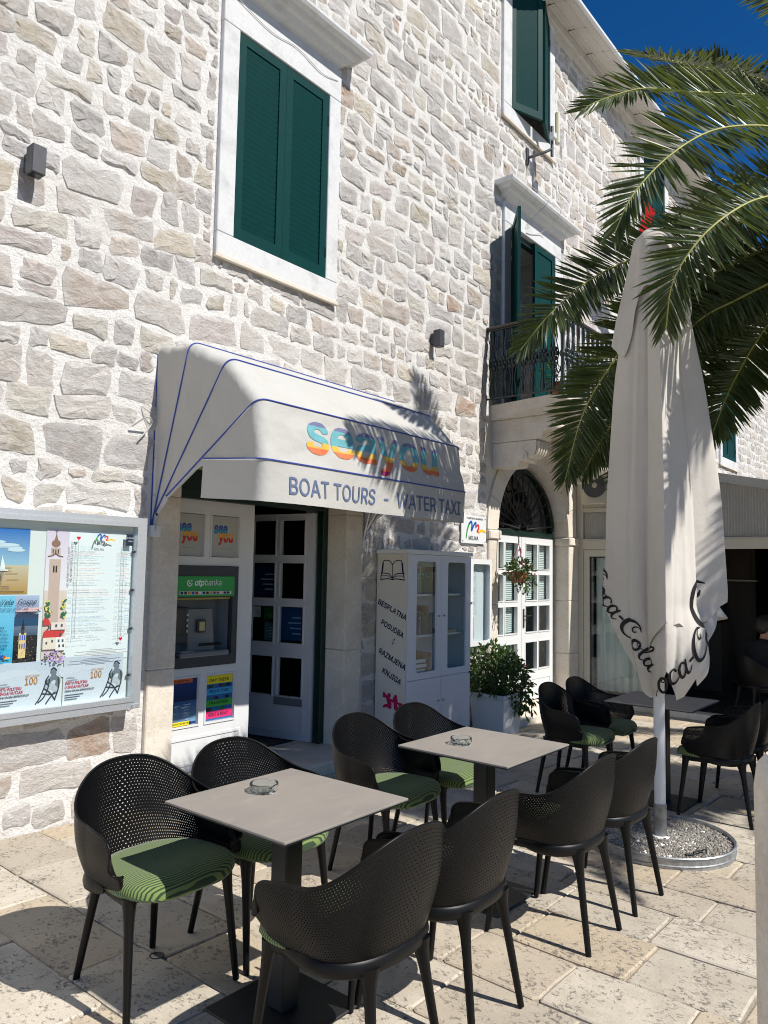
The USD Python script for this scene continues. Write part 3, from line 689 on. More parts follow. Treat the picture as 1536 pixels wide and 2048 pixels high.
def door_leaf(w, M, name='door_leaf', parent=bld, rows=((.38, .73), (.86, 1.19), (1.265, 1.59), (1.665, 1.985)), h=2.07, material='white', blind=(), label=None, handle=True):
    """local x from the hinge, front = -y; white leaf with 2 x 4 panes and a solid foot panel"""
    p = sbox(0, 0, w, h); xs = ((.105, w/2-.028), (w/2+.028, w-.105)); holes = [sbox(a, c, b, d) for a, b in xs for c, d in rows]
    Fm = M @ frame_m((0, .022, 0), (1, 0, 0), (0, 0, 1))
    lf = obj(name, MB().ext(p.difference(unary_union(holes)), .044, Fm), M_[material], parent, label=label)
    for q_ in holes: obj('bead', MB().ext(q_.buffer(.012, join_style=2).difference(q_), .008, Fm, .044), M_[material], lf)
    kick = sbox(.08, .06, w-.08, .27)
    obj('foot_panel', MB().ext(kick.difference(kick.buffer(-.018, join_style=2)), .007, Fm, .044), M_[material], lf)
    for i, q_ in enumerate(holes):
        a, c, b, d = q_.bounds
        obj('pane', MB().box(a, b, -.003, .003, c, d, 0, M), M_['pane'], lf)
        if i in blind:
            bl = MB(); zz = c+.01
            while zz < d: bl.box(a-.01, b+.01, .05, .056, zz, zz+.017, 0, M); zz += .024
            obj('blind', bl, M_['blind'], lf, kind=None)
    if handle:
        hp = lambda *q_: (M @ np.array([*q_, 1.]))[:3]
        obj('door_handle', MB().box(w-.062, w-.032, -.034, -.022, .92, 1.16, .003, M).tube([hp(w-.047, -.03, 1.07), hp(w-.047, -.075, 1.07), hp(w-.15, -.075, 1.075)], .008, 6), M_['blackm'], lf)
    return lf
door_leaf(.855, T(7.668, YD, .0), blind=(0, 1, 2, 3, 4, 5, 6, 7), label='left leaf of the arched white door', handle=False)
Mr = rotz(0, (9.385, YD, .0)) @ np.diag([-1., 1, 1, 1])
door_leaf(.855, Mr, blind=(2, 3, 6, 7), label='right leaf of the arched white door with black handle')

# ---- shop doorway
for zz, zt in ((-.1, .9), (.9, 2.10)):
    obj('jamb_stone', MB().box(3.0, 3.22, -.035, .26, zz+.002, zt, .007), M_['lime2'], bld); obj('jamb_stone', MB().box(4.98, 5.20, -.035, .22, zz+.002, zt, .007), M_['lime2'], bld)
obj('lintel', MB().box(3.0, 5.2, -.035, .24, 2.36, 2.60, .006).box(3.0, 3.22, -.035, .24, 2.102, 2.358, .006).box(4.98, 5.2, -.035, .24, 2.102, 2.358, .006), M_['lime2'], bld)
obj('threshold', MB().box(3.21, 4.99, -.30, .45, -.16, .065, .014), M_['lime2'], bld)
YS = .25
obj('door_frame', MB().box(4.915, 4.978, .19, .27, .067, 2.358, .005).box(3.222, 4.915, .19, .27, 2.13, 2.20, .005).box(3.222, 4.915, .215, .235, 2.2, 2.358, 0), M_['dgreen'], bld)
# fixed white front with the cash machine
rows_s = ((.415, .77), (1.69, 2.02))
p = sbox(3.224, .067, 4.145, 2.128); hl = [sbox(a, c, b, d) for a, b in ((3.36, 3.64), (3.71, 3.988)) for c, d in rows_s]+[sbox(3.36, .845, 3.985, 1.622)]
Fm = frame_m((0, YS+.045, 0), (1, 0, 0), (0, 0, 1))
sf = obj('shopfront', MB().ext(p.difference(unary_union(hl)), .05, Fm), M_['white'], bld, label='fixed white shop front panel with small panes')
for q_ in hl[:4]: obj('bead', MB().ext(q_.buffer(.012, join_style=2).difference(q_), .008, Fm, .05), M_['white'], sf)
kick = sbox(3.3, .12, 4.06, .33); obj('foot_panel', MB().ext(kick.difference(kick.buffer(-.02, join_style=2)), .007, Fm, .05), M_['white'], sf)
for q_ in hl[:4]:
    a, c, b, d = q_.bounds; obj('pane', MB().box(a, b, YS+.018, YS+.024, c, d, 0), M_['pane'], sf)
# open door leaf, hinged right, swung inwards
LA = math.radians(78)
Ml = rotz(-LA, (4.912, YS+.03, .072)) @ np.diag([-1., 1, 1, 1])
leaf_open = door_leaf(.80, Ml, material='greyw', label='open inner door leaf with dark panes', h=2.045)
hp = lambda *q_: (Ml @ np.array([*q_, 1.]))[:3]
obj('letter_slot', MB().box(.09, .40, -.032, -.021, .30, .372, .003, Ml), M_['atm2'], leaf_open)
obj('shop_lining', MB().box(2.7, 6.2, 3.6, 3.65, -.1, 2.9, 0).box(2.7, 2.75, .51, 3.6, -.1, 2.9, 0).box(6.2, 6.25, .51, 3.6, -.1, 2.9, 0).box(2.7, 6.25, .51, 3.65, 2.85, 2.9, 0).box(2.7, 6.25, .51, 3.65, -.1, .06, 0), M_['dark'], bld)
# ================================================================== cafe annex (side wall faces the camera's left)
AX = 9.75
ann = thing('cafe_annex', 'single-storey cafe annex with corrugated side wall and dark open front', 'building')
def ab(name, mt, y0, y1, z0, z1, d0=0., d1=.06, b=.004, parent=ann, **k):
    return obj(name, MB().box(AX+d0, AX+d1, y0, y1, z0, z1, b), M_[mt], parent, **k)
rz = lambda y: 3.30+.22*y
ab('post', 'cream', -.10, -.005, -.15, 3.15, -.01, .07); ab('post', 'cream', -1.16, -1.06, -.15, 2.1, -.01, .07)
ab('beam', 'cream', -4.2, -.10, 1.95, 2.095, -.02, .08); ab('beam_lip', 'cream', -4.2, -.10, 2.055, 2.075, -.028, -.02, .002)
ab('top_panel', 'cream', -.98, -.10, 2.52, 3.06, .0, .04)
ab('frame_rail', 'cream', -1.06, -.10, 2.46, 2.52, -.012, .05)
ab('sill', 'lime2', -4.2, -1.06, -.3, -.06, -.10, .12, .01)
ab('sill', 'cream', -1.06, -.10, -.3, -.07, -.01, .1, .01)
# glazed door
dr = thing('glazed_door', parent=ann)
pf = sbox(-1.05, -.06, -.11, 1.94); MXL = frame_m((AX+.05, 0, 0), (0, -1, 0), (0, 0, 1))     # (-y, z), out = -x
ph = Polygon([(.22, .02), (.97, .02), (.97, 1.85), (.22, 1.85)])
obj('frame', MB().ext(sbox(.105, -.06, 1.055, 1.945).difference(sbox(.185, .03, .975, 1.855)), .05, MXL), M_['cream'], dr)
obj('gasket', MB().ext(sbox(.185, .03, .975, 1.855).difference(sbox(.20, .045, .96, 1.84)), .03, MXL), M_['blackm'], dr)
obj('pane', MB().box(AX+.022, AX+.028, -.965, -.195, .04, 1.845, 0), M_['pane'], dr)
cv = MB()
yy = np.linspace(-.94, -.21, 60); cv.rings(np.array([[(AX+.16+.018*math.sin(t*60)+.01*math.sin(t*23), t, z_) for t in yy] for z_ in (.05, 1.84)]), False)
obj('curtain', cv, M_['curtain'], dr, smooth=True)
# corrugated infill: upper left light and the gable
def corr(y0, y1, zb, zt, d):
    n = int((y1-y0)/.034); ys = np.linspace(y0, y1, n*2+1); off = np.where(np.arange(n*2+1) % 2, .013, 0.)
    return MB().rings(np.array([[(AX+d+o, y, zb) for y, o in zip(ys, off)], [(AX+d+o, y, zt(y)) for y, o in zip(ys, off)]]), False)
obj('corrugated_panel', corr(-1.05, -.11, 2.10, lambda y: 2.455, .02), M_['corr'], ann)
obj('corrugated_panel', corr(-4.2, -1.0, 2.10, lambda y: rz(y)-.10, .0), M_['corr'], ann)
obj('roof_edge', MB().add([(AX-.03, 0, rz(0)-.11), (AX-.03, -4.3, rz(-4.3)-.11), (AX-.03, -4.3, rz(-4.3)), (AX-.03, 0, rz(0)), (AX+.05, 0, rz(0)-.11), (AX+.05, -4.3, rz(-4.3)-.11), (AX+.05, -4.3, rz(-4.3)), (AX+.05, 0, rz(0))], [[0, 1, 2, 3], [3, 2, 6, 7], [0, 4, 5, 1], [4, 7, 6, 5], [1, 5, 6, 2]]), M_['corr'], ann)
obj('roof', MB().add([(AX+.05, 0, rz(0)-.02), (AX+.05, -4.3, rz(-4.3)-.02), (16, -4.3, rz(-4.3)-.02), (16, 0, rz(0)-.02), (AX+.05, 0, rz(0)-.06), (AX+.05, -4.3, rz(-4.3)-.06), (16, -4.3, rz(-4.3)-.06), (16, 0, rz(0)-.06)], [[0, 1, 2, 3], [7, 6, 5, 4], [1, 5, 6, 2]]), M_['corr'], ann)
# interior
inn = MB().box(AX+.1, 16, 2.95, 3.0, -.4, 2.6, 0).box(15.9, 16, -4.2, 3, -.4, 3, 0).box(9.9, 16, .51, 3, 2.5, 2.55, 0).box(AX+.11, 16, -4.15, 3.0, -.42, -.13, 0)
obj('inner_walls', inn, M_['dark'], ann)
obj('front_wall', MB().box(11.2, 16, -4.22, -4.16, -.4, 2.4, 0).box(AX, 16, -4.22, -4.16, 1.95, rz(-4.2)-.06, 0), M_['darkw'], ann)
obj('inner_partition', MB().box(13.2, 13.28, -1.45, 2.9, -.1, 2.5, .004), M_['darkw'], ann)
obj('wood_panel', MB().box(13.165, 13.198, -1.42, -.92, 1.58, 2.2, .004), M_['darkw'], ann); obj('wood_panel', MB().box(13.165, 13.198, -.90, .2, 1.58, 2.2, .004), M_['darkw'], ann)
obj('shelf_edge', MB().box(13.1, 13.2, -1.5, .2, 1.545, 1.57, .003), M_['cream'], ann)
obj('light_wall', MB().box(13.9, 14.0, -2.4, -1.62, -.1, 2.3, .004), M_['beigep'], ann)
cnt = obj('bar_counter', MB().box(12.2, 12.8, -1.2, 1.8, -.13, .92, .01), M_['darkw'])
cd(cnt, label='dark wooden bar counter deep inside the cafe', category='counter')
cm = thing('coffee_machine', 'dark machine with pale front standing on the cafe counter', 'coffee machine')
obj('body', MB().box(12.25, 12.75, -1.15, -.75, .93, 1.40, .02), M_['screen'], cm); obj('front', MB().box(12.225, 12.249, -1.12, -.98, .97, 1.36, .004), M_['atm2'], cm)
# air conditioner
ac = thing('air_conditioner', 'cream outdoor air conditioner with round dark fan grille on the annex wall', 'air conditioner')
obj('case', MB().box(AX-.10, AX-.001, -.56, -.115, 2.56, 3.02, .015), M_['cream'], ac)
MF = frame_m((AX-.102, -.315, 2.815), (0, -1, 0), (0, 0, 1))
obj('fan_recess', MB().lathe([(0, 0), (.162, 0), (.168, .008), (.168, .010), (.0, .0101)], n=32, M=MF), M_['atm'], ac)
gr = MB()
for rr in np.linspace(.05, .16, 9): gr.tube([(MF@np.array([rr*math.cos(t), rr*math.sin(t), .014, 1]))[:3] for t in np.linspace(0, 2*PI, 25)], .0024, 4)
for k in range(18):
    t = k*PI/9; gr.tube([(MF@np.array([r_*math.cos(t+r_*3), r_*math.sin(t+r_*3), .013, 1]))[:3] for r_ in (.04, .10, .163)], .0022, 4)
obj('grille', gr, M_['atm2'], ac); obj('hub', MB().lathe([(0, .0), (.04, .0), (.036, .018), (0, .02)], n=20, M=MF), M_['cream'], ac)

# ================================================================== awning
aw = thing('awning', 'cream canvas dutch-hood awning lettered seayou over the shop door', 'awning')
AL, AR = 3.0, 5.25
corner = [(0.0, 3.18), (-.37, 3.125), (-.77, 2.945), (-1.07, 2.645), (-1.14, 2.265)]
piv = [(-.002, 1.865), (-.015, 1.90), (-.05, 1.975), (-.17, 2.085), (-.56, 2.31)]
def bow(i, nside=18, nf=8, nt=70):
    (qy, qz), (cy, cz) = piv[i], corner[i]; r = .085 if i < 4 else .08
    S = np.array([AL, qy, qz]); Cn = np.array([AL, cy, cz]); D = np.array([AR, cy, cz]); E_ = np.array([AR, qy, qz])
    d = (S-Cn)/np.linalg.norm(S-Cn)
    A1 = Cn+d*r; A2 = Cn+np.array([r, 0, 0]); B1 = D-np.array([r, 0, 0]); B2 = D+d*r
    t = np.linspace(0, 1, nside, endpoint=False)[:, None]; left = S+(A1-S)*t
    f = np.linspace(0, 1, nf, endpoint=False)[:, None]; fl = (1-f)**2*A1+2*f*(1-f)*Cn+f**2*A2
    u = np.linspace(0, 1, nt, endpoint=False)[:, None]; tp_ = A2+(B1-A2)*u
    fr2 = (1-f)**2*B1+2*f*(1-f)*D+f**2*B2; rt_ = B2+(E_-B2)*np.linspace(0, 1, nside)[:, None]
    return np.vstack([left, fl, tp_, fr2, rt_])
bows = [bow(i) for i in range(5)]
ACEN = np.array([(AL+AR)/2, .0, 2.1])
def aw_disp(P, v, i):
    """sag between two bows and creases"""
    P = np.asarray(P, float); inw = ACEN-P; inw[..., 0] *= .35; inw /= np.linalg.norm(inw, axis=-1, keepdims=True)
    s = 4*v*(1-v)
    w = meshkit.fbm(P*np.array([3.2, 6, 6])+3.1*i, 3, 5)-.5
    w2 = meshkit.fbm(P*np.array([11, 17, 7])+9.*i, 3, 11)-.5
    return P+inw*(.006*s+.034*w*s+.017*w2*np.sqrt(s))[..., None]
fab = MB(); NV = 26
for i in range(4):
    rows_ = []
    for k in range(NV+1):
        v = k/NV; P = bows[i]*(1-v)+bows[i+1]*v; rows_.append(aw_disp(P, np.full(len(P), v), i))
    fab.rings(np.array(rows_)[::-1], False)
obj('cover', fab, M_['fabric'], aw, smooth=45)
b4 = bows[4]
def val_pt(P, t):
    P = np.asarray(P, float); o = np.zeros_like(P)
    n = meshkit.fbm(P*np.array([2.6, 2.6, .6])+20, 3, 3)-.5
    o[..., 1] = (.05*n*t)+.02*t*np.sin(P[..., 0]*5.); o[..., 0] = .03*n*t; o[..., 2] = -.255*t
    return P+o
va = MB(); va.rings(np.array([val_pt(b4, np.full(len(b4), t)) for t in np.linspace(0, 1, 7)])[::-1], False)
obj('valance', va, M_['fabric'], aw, smooth=60)
for i in range(5): 
    pp_ = bows[i].copy(); out = pp_-ACEN; out[:, 0] *= .5; out /= np.linalg.norm(out, axis=1, keepdims=True)
    obj('blue_piping', MB().tube(pp_+out*.003, .0054, 5), M_['piping'], aw)
    obj('bow', MB().tube(bows[i]-out*.014, .0115, 6), M_['alu'], aw)
obj('hem_bar', MB().bar((AL+.006, piv[0][0]-.02, piv[0][1]-.02), (AL+.006, piv[2][0]-.01, piv[2][1]), .012, .05).bar((AL+.006, piv[2][0], piv[2][1]-.01), (AL+.006, piv[3][0], piv[3][1]-.006), .012, .05).bar((AL+.006, piv[3][0], piv[3][1]-.006), (AL+.006, piv[4][0], piv[4][1]-.006), .012, .03), M_['fabric'], aw)
obj('wall_bracket', MB().box(AL-.02, AL+.05, -.05, .0, 1.81, 1.89, .005), M_['white'], aw); obj('wall_bracket', MB().box(AR-.05, AR+.02, -.05, 0, 1.81, 1.89, .005), M_['white'], aw)
def aw_front(xz):
    x, z_ = xz[:, 0], xz[:, 1]; v = np.clip((2.645-z_)/(2.645-2.265), 0, 1)
    P = np.column_stack([x, -1.07-.07*v, z_]); P = aw_disp(P, v, 3); P[:, 1] -= .0032; P[:, 2] += .0006; return P
def draped(poly, fn, col, mb, sz=.02):
    for g in geoms(poly):
        v, f = trimesh.creation.triangulate_polygon(g, engine='earcut')
        e = np.cross(v[f[:, 1]]-v[f[:, 0]], v[f[:, 2]]-v[f[:, 0]]); f = np.where((e < 0)[:, None], f[:, ::-1], f)
        v3, f3 = trimesh.remesh.subdivide_to_size(np.column_stack([v, np.zeros(len(v))]), f, sz)
        mb.add(fn(v3[:, :2]), f3, col)
sea = tp('seayou', .2, 3, 0.08); sea = fit(sea, 3.385, 4.875, 2.285, 2.575)
LT = MB()
for z0_, z1_, c in ((2.545, 2.7, lin(108, 110, 144)), (2.435, 2.545, lin(100, 160, 167)), (2.395, 2.435, lin(210, 170, 74)), (2.320, 2.395, lin(212, 112, 72)), (2.2, 2.320, lin(156, 44, 92))):
    draped(sea.intersection(sbox(3, z0_, 6, z1_)), aw_front, c, LT)
obj('lettering', LT, M_['print'], aw, color=True, label='seayou lettering in rainbow bands')
def aw_val(xz):
    x, z_ = xz[:, 0], xz[:, 1]; t = np.clip((2.265-z_)/.255, 0, 1)
    P = val_pt(np.column_stack([x, np.full(len(x), -1.14), np.full(len(x), 2.265)]), t); P[:, 1] -= .0045; return P
bt = tp('BOAT TOURS  -  WATER TAXI', .11, 1, 0); bt = fit(bt, 3.215, 5.135, 2.066, 2.180)
LT = MB(); draped(bt, aw_val, lin(92, 104, 134), LT); obj('lettering', LT, M_['print'], aw, color=True, label='BOAT TOURS - WATER TAXI lettering on the valance')
cordp = [(AR-.02, -.06, 1.88), (AR-.02, -.05, 1.6), (AR-.015, -.055, 1.5), (AR-.03, -.05, 1.46), (AR-.035, -.05, 1.5)]
obj('cord', MB().tube(cordp, .005, 5), M_['cable'], aw)

# ================================================================== notice board
nb = thing('notice_board', 'wide grey aluminium notice board full of posters left of the shop', 'notice board')
BX0, BX1, BZ0, BZ1, BD = .45, 2.875, .685, 1.925, .15
fo = sbox(BX0, BZ0, BX1, BZ1); fi = sbox(BX0+.07, BZ0+.075, BX1-.072, BZ1-.062)
obj('frame', MB().ext(fo.difference(fi), BD-.02, frame_m((0, -.02, 0), (1, 0, 0), (0, 0, 1))).ext(fi.buffer(.03, join_style=2).difference(fi), .006, frame_m((0, -BD, 0), (1, 0, 0), (0, 0, 1))), M_['alu'], nb)
obj('backing', MB().box(BX0+.03, BX1-.03, -.1035, -.001, BZ0+.03, BZ1-.03, .002), M_['white'], nb)
for xx in (BX0+.2, BX1-.25): obj('bracket', MB().box(xx, xx+.06, -.02, .03, BZ0+.2, BZ0+.3, .003), M_['steel'], nb)
obj('glass_door', MB().box(BX0+.072, BX1-.074, -BD+.022, -BD+.026, BZ0+.077, BZ1-.064, 0), M_['pane'], nb)
for zz in (.9, 1.2, 1.45, 1.7): obj('hinge_knob', MB().lathe([(0, 0), (.008, 0), (.008, .014), (0, .016)], n=10, M=frame_m((BX1-.080, -BD+.035, zz), (1, 0, 0), (0, 0, 1))), M_['blackm'], nb)
obj('corner_clip', MB().box(BX1-.06, BX1-.005, -BD-.01, -BD-.006, BZ0+.004, BZ0+.03, .001), M_['alu'], nb)
YB = -.031
def poster(label, x0, x1, z0, z1, col=None, lay=0, name='poster', y=YB, cat='poster', group=None):
    t = thing(name, label, cat, rotz(0, (-.045, -.074, 0)) if y == YB else None, group=group)
    yy = y-.0012*lay
    obj('sheet', MB().box(x0, x1, yy-.0009, yy, z0, z1, 0), M_['paper'], t)
    pr = Print((0, yy-.0009, 0)); pr.lift = .0003
    if col: pr.rect(x0+.002, x1-.002, z0+.002, z1-.002, col)
    return t, pr
def grad(pr, x0, x1, z0, z1, c0, c1, n=14):
    for k in range(n):
        f = (k+.5)/n; pr.rect(x0, x1, z0+(z1-z0)*k/n, z0+(z1-z0)*(k+1)/n, tuple(np.array(c0)*(1-f)+np.array(c1)*f), pr.l+1 if k == 0 else pr.l); pr.l -= (k > 0)
def text(pr, s_, x0, z0, h, col, bold=0, shear=0., w=None):
    g = tp(s_, h, bold, shear)
    a, b, c, d = g.bounds; k = (w/(c-a)) if w else 1.
    pr.add(affinity.translate(affinity.scale(g, k, 1, origin=(a, 0)), x0-a, z0), col)
def milna(pr, x0, z0, w):
    """brush-stroke harbour logo with the word MILNA"""
    s_ = w; cols = (lin(60, 150, 70), lin(20, 90, 170), lin(220, 50, 40), lin(245, 190, 30))
    pts = [(0, .05, .022), (.04, .25, .03), (.14, .44, .035), (.24, .50, .035), (.28, .42, .035), (.25, .28, .03)]
    f = lambda P: [(x0+a*s_, z0+b*s_, c*s_) for a, b, c in P]
    pr.add(stroke(f(pts[:3])), cols[0]); pr.add(stroke(f(pts[2:])), cols[1])
    pr.add(stroke(f([(.27, .26, .03), (.38, .42, .032), (.47, .48, .034), (.48, .36, .03)])), cols[1])
    pr.add(stroke(f([(.52, .40, .026), (.60, .42, .034), (.62, .33, .034), (.55, .26, .03), (.64, .22, .03)])), cols[2])
    pr.add(stroke(f([(.64, .22, .03), (.76, .28, .034), (.88, .27, .034), (.98, .24, .026)])), cols[3])
    text(pr, 'MILNA', x0+.12*s_, z0+.0*s_, .11*s_, lin(70, 75, 80), 1)
def done(pr, t, **k): return obj('print', pr.mb, M_['print'], t, color=True, **k)
# 1 sea poster, top left (cut by the picture's edge)
t, pr = poster('sea and sky poster with small white sailing boat, top left of the board', 1.62, 2.165, 1.43, 1.815)
grad(pr, 1.622, 2.163, 1.60, 1.813, lin(150, 190, 215), lin(20, 105, 190)); grad(pr, 1.622, 2.163, 1.432, 1.60, lin(185, 140, 70), lin(205, 190, 165))
for k in range(9):
    cx, cz = 1.70+rng.random()*.44, 1.64+rng.random()*.12; pr.add(affinity.scale(Point(cx, cz).buffer(.02), rng.uniform(1.5, 4), .5), lin(205, 222, 235))
for k in range(14):
    cz = 1.45+rng.random()*.14; cx = 1.64+rng.random()*.4; pr.rect(cx, cx+rng.uniform(.03, .1), cz, cz+.0025, lin(160, 120, 70))
pr.add(Polygon([(1.995, 1.575), (2.005, 1.655), (2.022, 1.60), (2.025, 1.575)]), lin(235, 240, 240)); pr.rect(1.98, 2.04, 1.565, 1.574, lin(225, 232, 235))
pr.add(Polygon([(1.998, 1.558), (2.008, 1.50), (2.02, 1.558)]), lin(150, 140, 125))
text(pr, 'PROJEKT I KINO', 1.80, 1.503, .014, lin(60, 80, 120)); text(pr, 'ponedjeljak, 07.08.2023', 1.80, 1.482, .013, lin(60, 80, 120)); text(pr, '21:00', 2.01, 1.462, .012, lin(60, 80, 120))
pr.rect(1.66, 2.14, 1.445, 1.449, lin(110, 95, 70)); done(pr, t)
# 2 blue concert poster
t, pr = poster('blue concert poster with an evening church tower, left side of the board', 1.74, 2.238, 1.03, 1.425, lin(60, 170, 215), 2)
grad(pr, 1.742, 2.095, 1.032, 1.423, lin(50, 175, 220), lin(125, 200, 232))
grad(pr, 2.095, 2.236, 1.19, 1.423, lin(60, 85, 110), lin(180, 190, 222)); pr.rect(2.095, 2.236, 1.032, 1.19, lin(14, 18, 26))
pr.rect(2.095, 2.236, 1.245, 1.30, lin(18, 70, 110)); pr.add(Polygon([(2.10, 1.315), (2.16, 1.325), (2.236, 1.312), (2.236, 1.295), (2.10, 1.295)]), lin(40, 60, 90))
pr.rect(2.126, 2.168, 1.06, 1.205, lin(235, 205, 150)); pr.rect(2.138, 2.156, 1.195, 1.23, lin(60, 55, 60)); pr.add(Polygon([(2.136, 1.225), (2.147, 1.29), (2.158, 1.225)]), lin(30, 30, 36))
for zz in (1.115, 1.165):
    for k in range(3): pr.rect(2.130+k*.013, 2.137+k*.013, zz, zz+.028, lin(70, 100, 190))
for k in range(30): pr.rect((a_ := 2.10+rng.random()*.13), a_+.004, (b_ := 1.04+rng.random()*.14), b_+.003, lin(220, 160, 70))
for k in range(4): pr.add(affinity.scale(Point(2.13+.03*k, 1.335+.012*(k % 2)).buffer(.012), 3, .5), lin(235, 190, 190))
text(pr, 'Fjera  Vele  Gospe', 1.90, 1.372, .030, lin(25, 40, 70), 0, .35, w=.315); text(pr, 'Great day of Our Lady', 2.0, 1.338, .016, lin(25, 60, 120), 0, .35, w=.17)
for k, s_ in enumerate(('15.08.2023', 'GOSTIONICA', 'KLAPA', 'PJESME', 'ZVONA', 'KONCERT', 'ZAKA JANUBA')): text(pr, s_, 2.075-.012*len(s_), 1.235-.021*k, .0105, lin(15, 40, 80), 1 if k in (0, 5) else 0)
milna(pr, 2.0, 1.048, .075); done(pr, t)
# 3 programme poster with bell tower
t, pr = poster('tall summer programme poster with bell tower drawing and hearts', 2.262, 2.836, 1.012, 1.824, lin(238, 240, 244), 1)
XT0, XT1 = 2.262, 2.405
grad(pr, XT0+.002, XT1, 1.45, 1.822, lin(240, 232, 240), lin(222, 205, 226)); pr.rect(XT0+.002, XT1, 1.014, 1.45, lin(228, 205, 195))
xc = 2.322; tw_ = lin(206, 178, 168)
pr.add(Polygon([(xc-.042, 1.25), (xc-.034, 1.42), (xc-.036, 1.64), (xc+.036, 1.64), (xc+.034, 1.42), (xc+.034, 1.25)]), tw_); pr.rect(xc-.030, xc+.030, 1.665, 1.71, tw_)
pr.add(stroke([(xc-.045, 1.655, .004), (xc-.02, 1.66, .004), (xc, 1.672, .005), (xc+.02, 1.66, .004), (xc+.045, 1.655, .004)]), lin(120, 90, 80))
pr.add(unary_union([affinity.scale(Point(xc, 1.735).buffer(.028), 1, .8), Polygon([(xc-.012, 1.752), (xc, 1.80), (xc+.012, 1.752)])]), lin(150, 110, 92)); pr.rect(xc-.0015, xc+.0015, 1.79, 1.82, lin(90, 60, 50)); pr.rect(xc-.008, xc+.008, 1.805, 1.808, lin(90, 60, 50))
for a_ in (-.012, .004): pr.rect(xc+a_, xc+a_+.009, 1.56, 1.60, lin(35, 30, 32)); 
for a_ in (-.02, -.004, .012): pr.rect(xc+a_, xc+a_+.006, 1.675, 1.70, lin(70, 50, 45))
for k in range(26): pr.add(affinity.rotate(affinity.scale(Point(XT0+.012+rng.random()*.03 if k % 2 else XT1-.035+rng.random()*.03, 1.29+rng.random()*.11).buffer(.009), 1.4, .7), rng.uniform(0, 180)), lin(*((40, 110, 70) if k % 3 else (225, 215, 110))))
pr.add(Polygon([(XT0+.002, 1.245), (XT0+.05, 1.245), (XT0+.03, 1.285), (XT0+.002, 1.285)]), lin(215, 60, 60)); pr.add(Polygon([(XT0+.002, 1.17), (XT1-.03, 1.17), (XT1-.005, 1.205), (XT0+.012, 1.215)]), lin(215, 60, 60))
pr.rect(XT0+.05, XT1, 1.215, 1.26, lin(238, 220, 215)); pr.rect(XT0+.003, XT1-.04, 1.10, 1.17, lin(240, 222, 208)); pr.rect(XT1-.06, XT1, 1.09, 1.17, lin(246, 240, 238))
for px_, pz_ in ((.02, 1.13), (.055, 1.14), (.095, 1.14), (.12, 1.14), (.10, 1.11), (.125, 1.11), (.03, 1.22), (.075, 1.232), (.11, 1.232), (.105, 1.178)): pr.rect(XT0+px_, XT0+px_+.011, pz_, pz_+.016, lin(70, 90, 95))
for k in range(60): pr.add(Point(XT0+.008+rng.random()*.128, 1.02+rng.random()*.07).buffer(.0055), lin(*((176, 150, 205) if k % 4 else (70, 110, 70))))
vt = affinity.rotate(tp('MILNARSKO SRCE LITA 2023', .0125, 1), 90, origin=(0, 0)); a, b, c, d = vt.bounds; pr.add(affinity.translate(vt, 2.416-c, 1.50-b), lin(120, 90, 110))
heart = lambda x, z_, s_: unary_union([Point(x-s_*.45, z_).buffer(s_*.5), Point(x+s_*.45, z_).buffer(s_*.5), Polygon([(x-s_*.9, z_-s_*.2), (x, z_-s_*1.25), (x+s_*.9, z_-s_*.2)])])
pr.add(heart(2.450, 1.776, .014), lin(205, 30, 60)); pr.rect(2.449, 2.4515, 1.16, 1.76, lin(130, 130, 130)); pr.add(heart(2.765, 1.142, .014), lin(205, 30, 60)); pr.rect(2.764, 2.7665, 1.155, 1.76, lin(130, 130, 130))
milna(pr, 2.56, 1.735, .135); pr.rect(2.775, 2.824, 1.738, 1.814, lin(30, 40, 62)); text(pr, 'NJOKAMI', 2.780, 1.785, .008, (.8, .8, .85)); text(pr, 'vegan', 2.79, 1.765, .008, (.8, .8, .85))
zz = 1.715; r2 = np.random.default_rng(3)
while zz > 1.165:
    c = [lin(215, 120, 110), lin(90, 140, 190), lin(60, 70, 90), lin(120, 175, 180)][r2.integers(4)]
    for nm, xa, wd in (('22.08.', 2.415, .028), ('Ljetna kamara  -  koncert klape na Rivi', 2.458, r2.uniform(.09, .22)), ('21:00', 2.735, .022), ('Riva', 2.772, r2.uniform(.022, .045))):
        pr.add(fit(tp(nm, .01), xa, xa+wd, zz, zz+.0085), c)
    zz -= r2.choice([.0145, .0145, .03])
for k, wd in enumerate((.15, .34, .20, .36, .13)): pr.rect(2.60-wd/2+.02, 2.60+wd/2+.02, 1.082-.009*k, 1.0855-.009*k, lin(140, 140, 140))
done(pr, t)
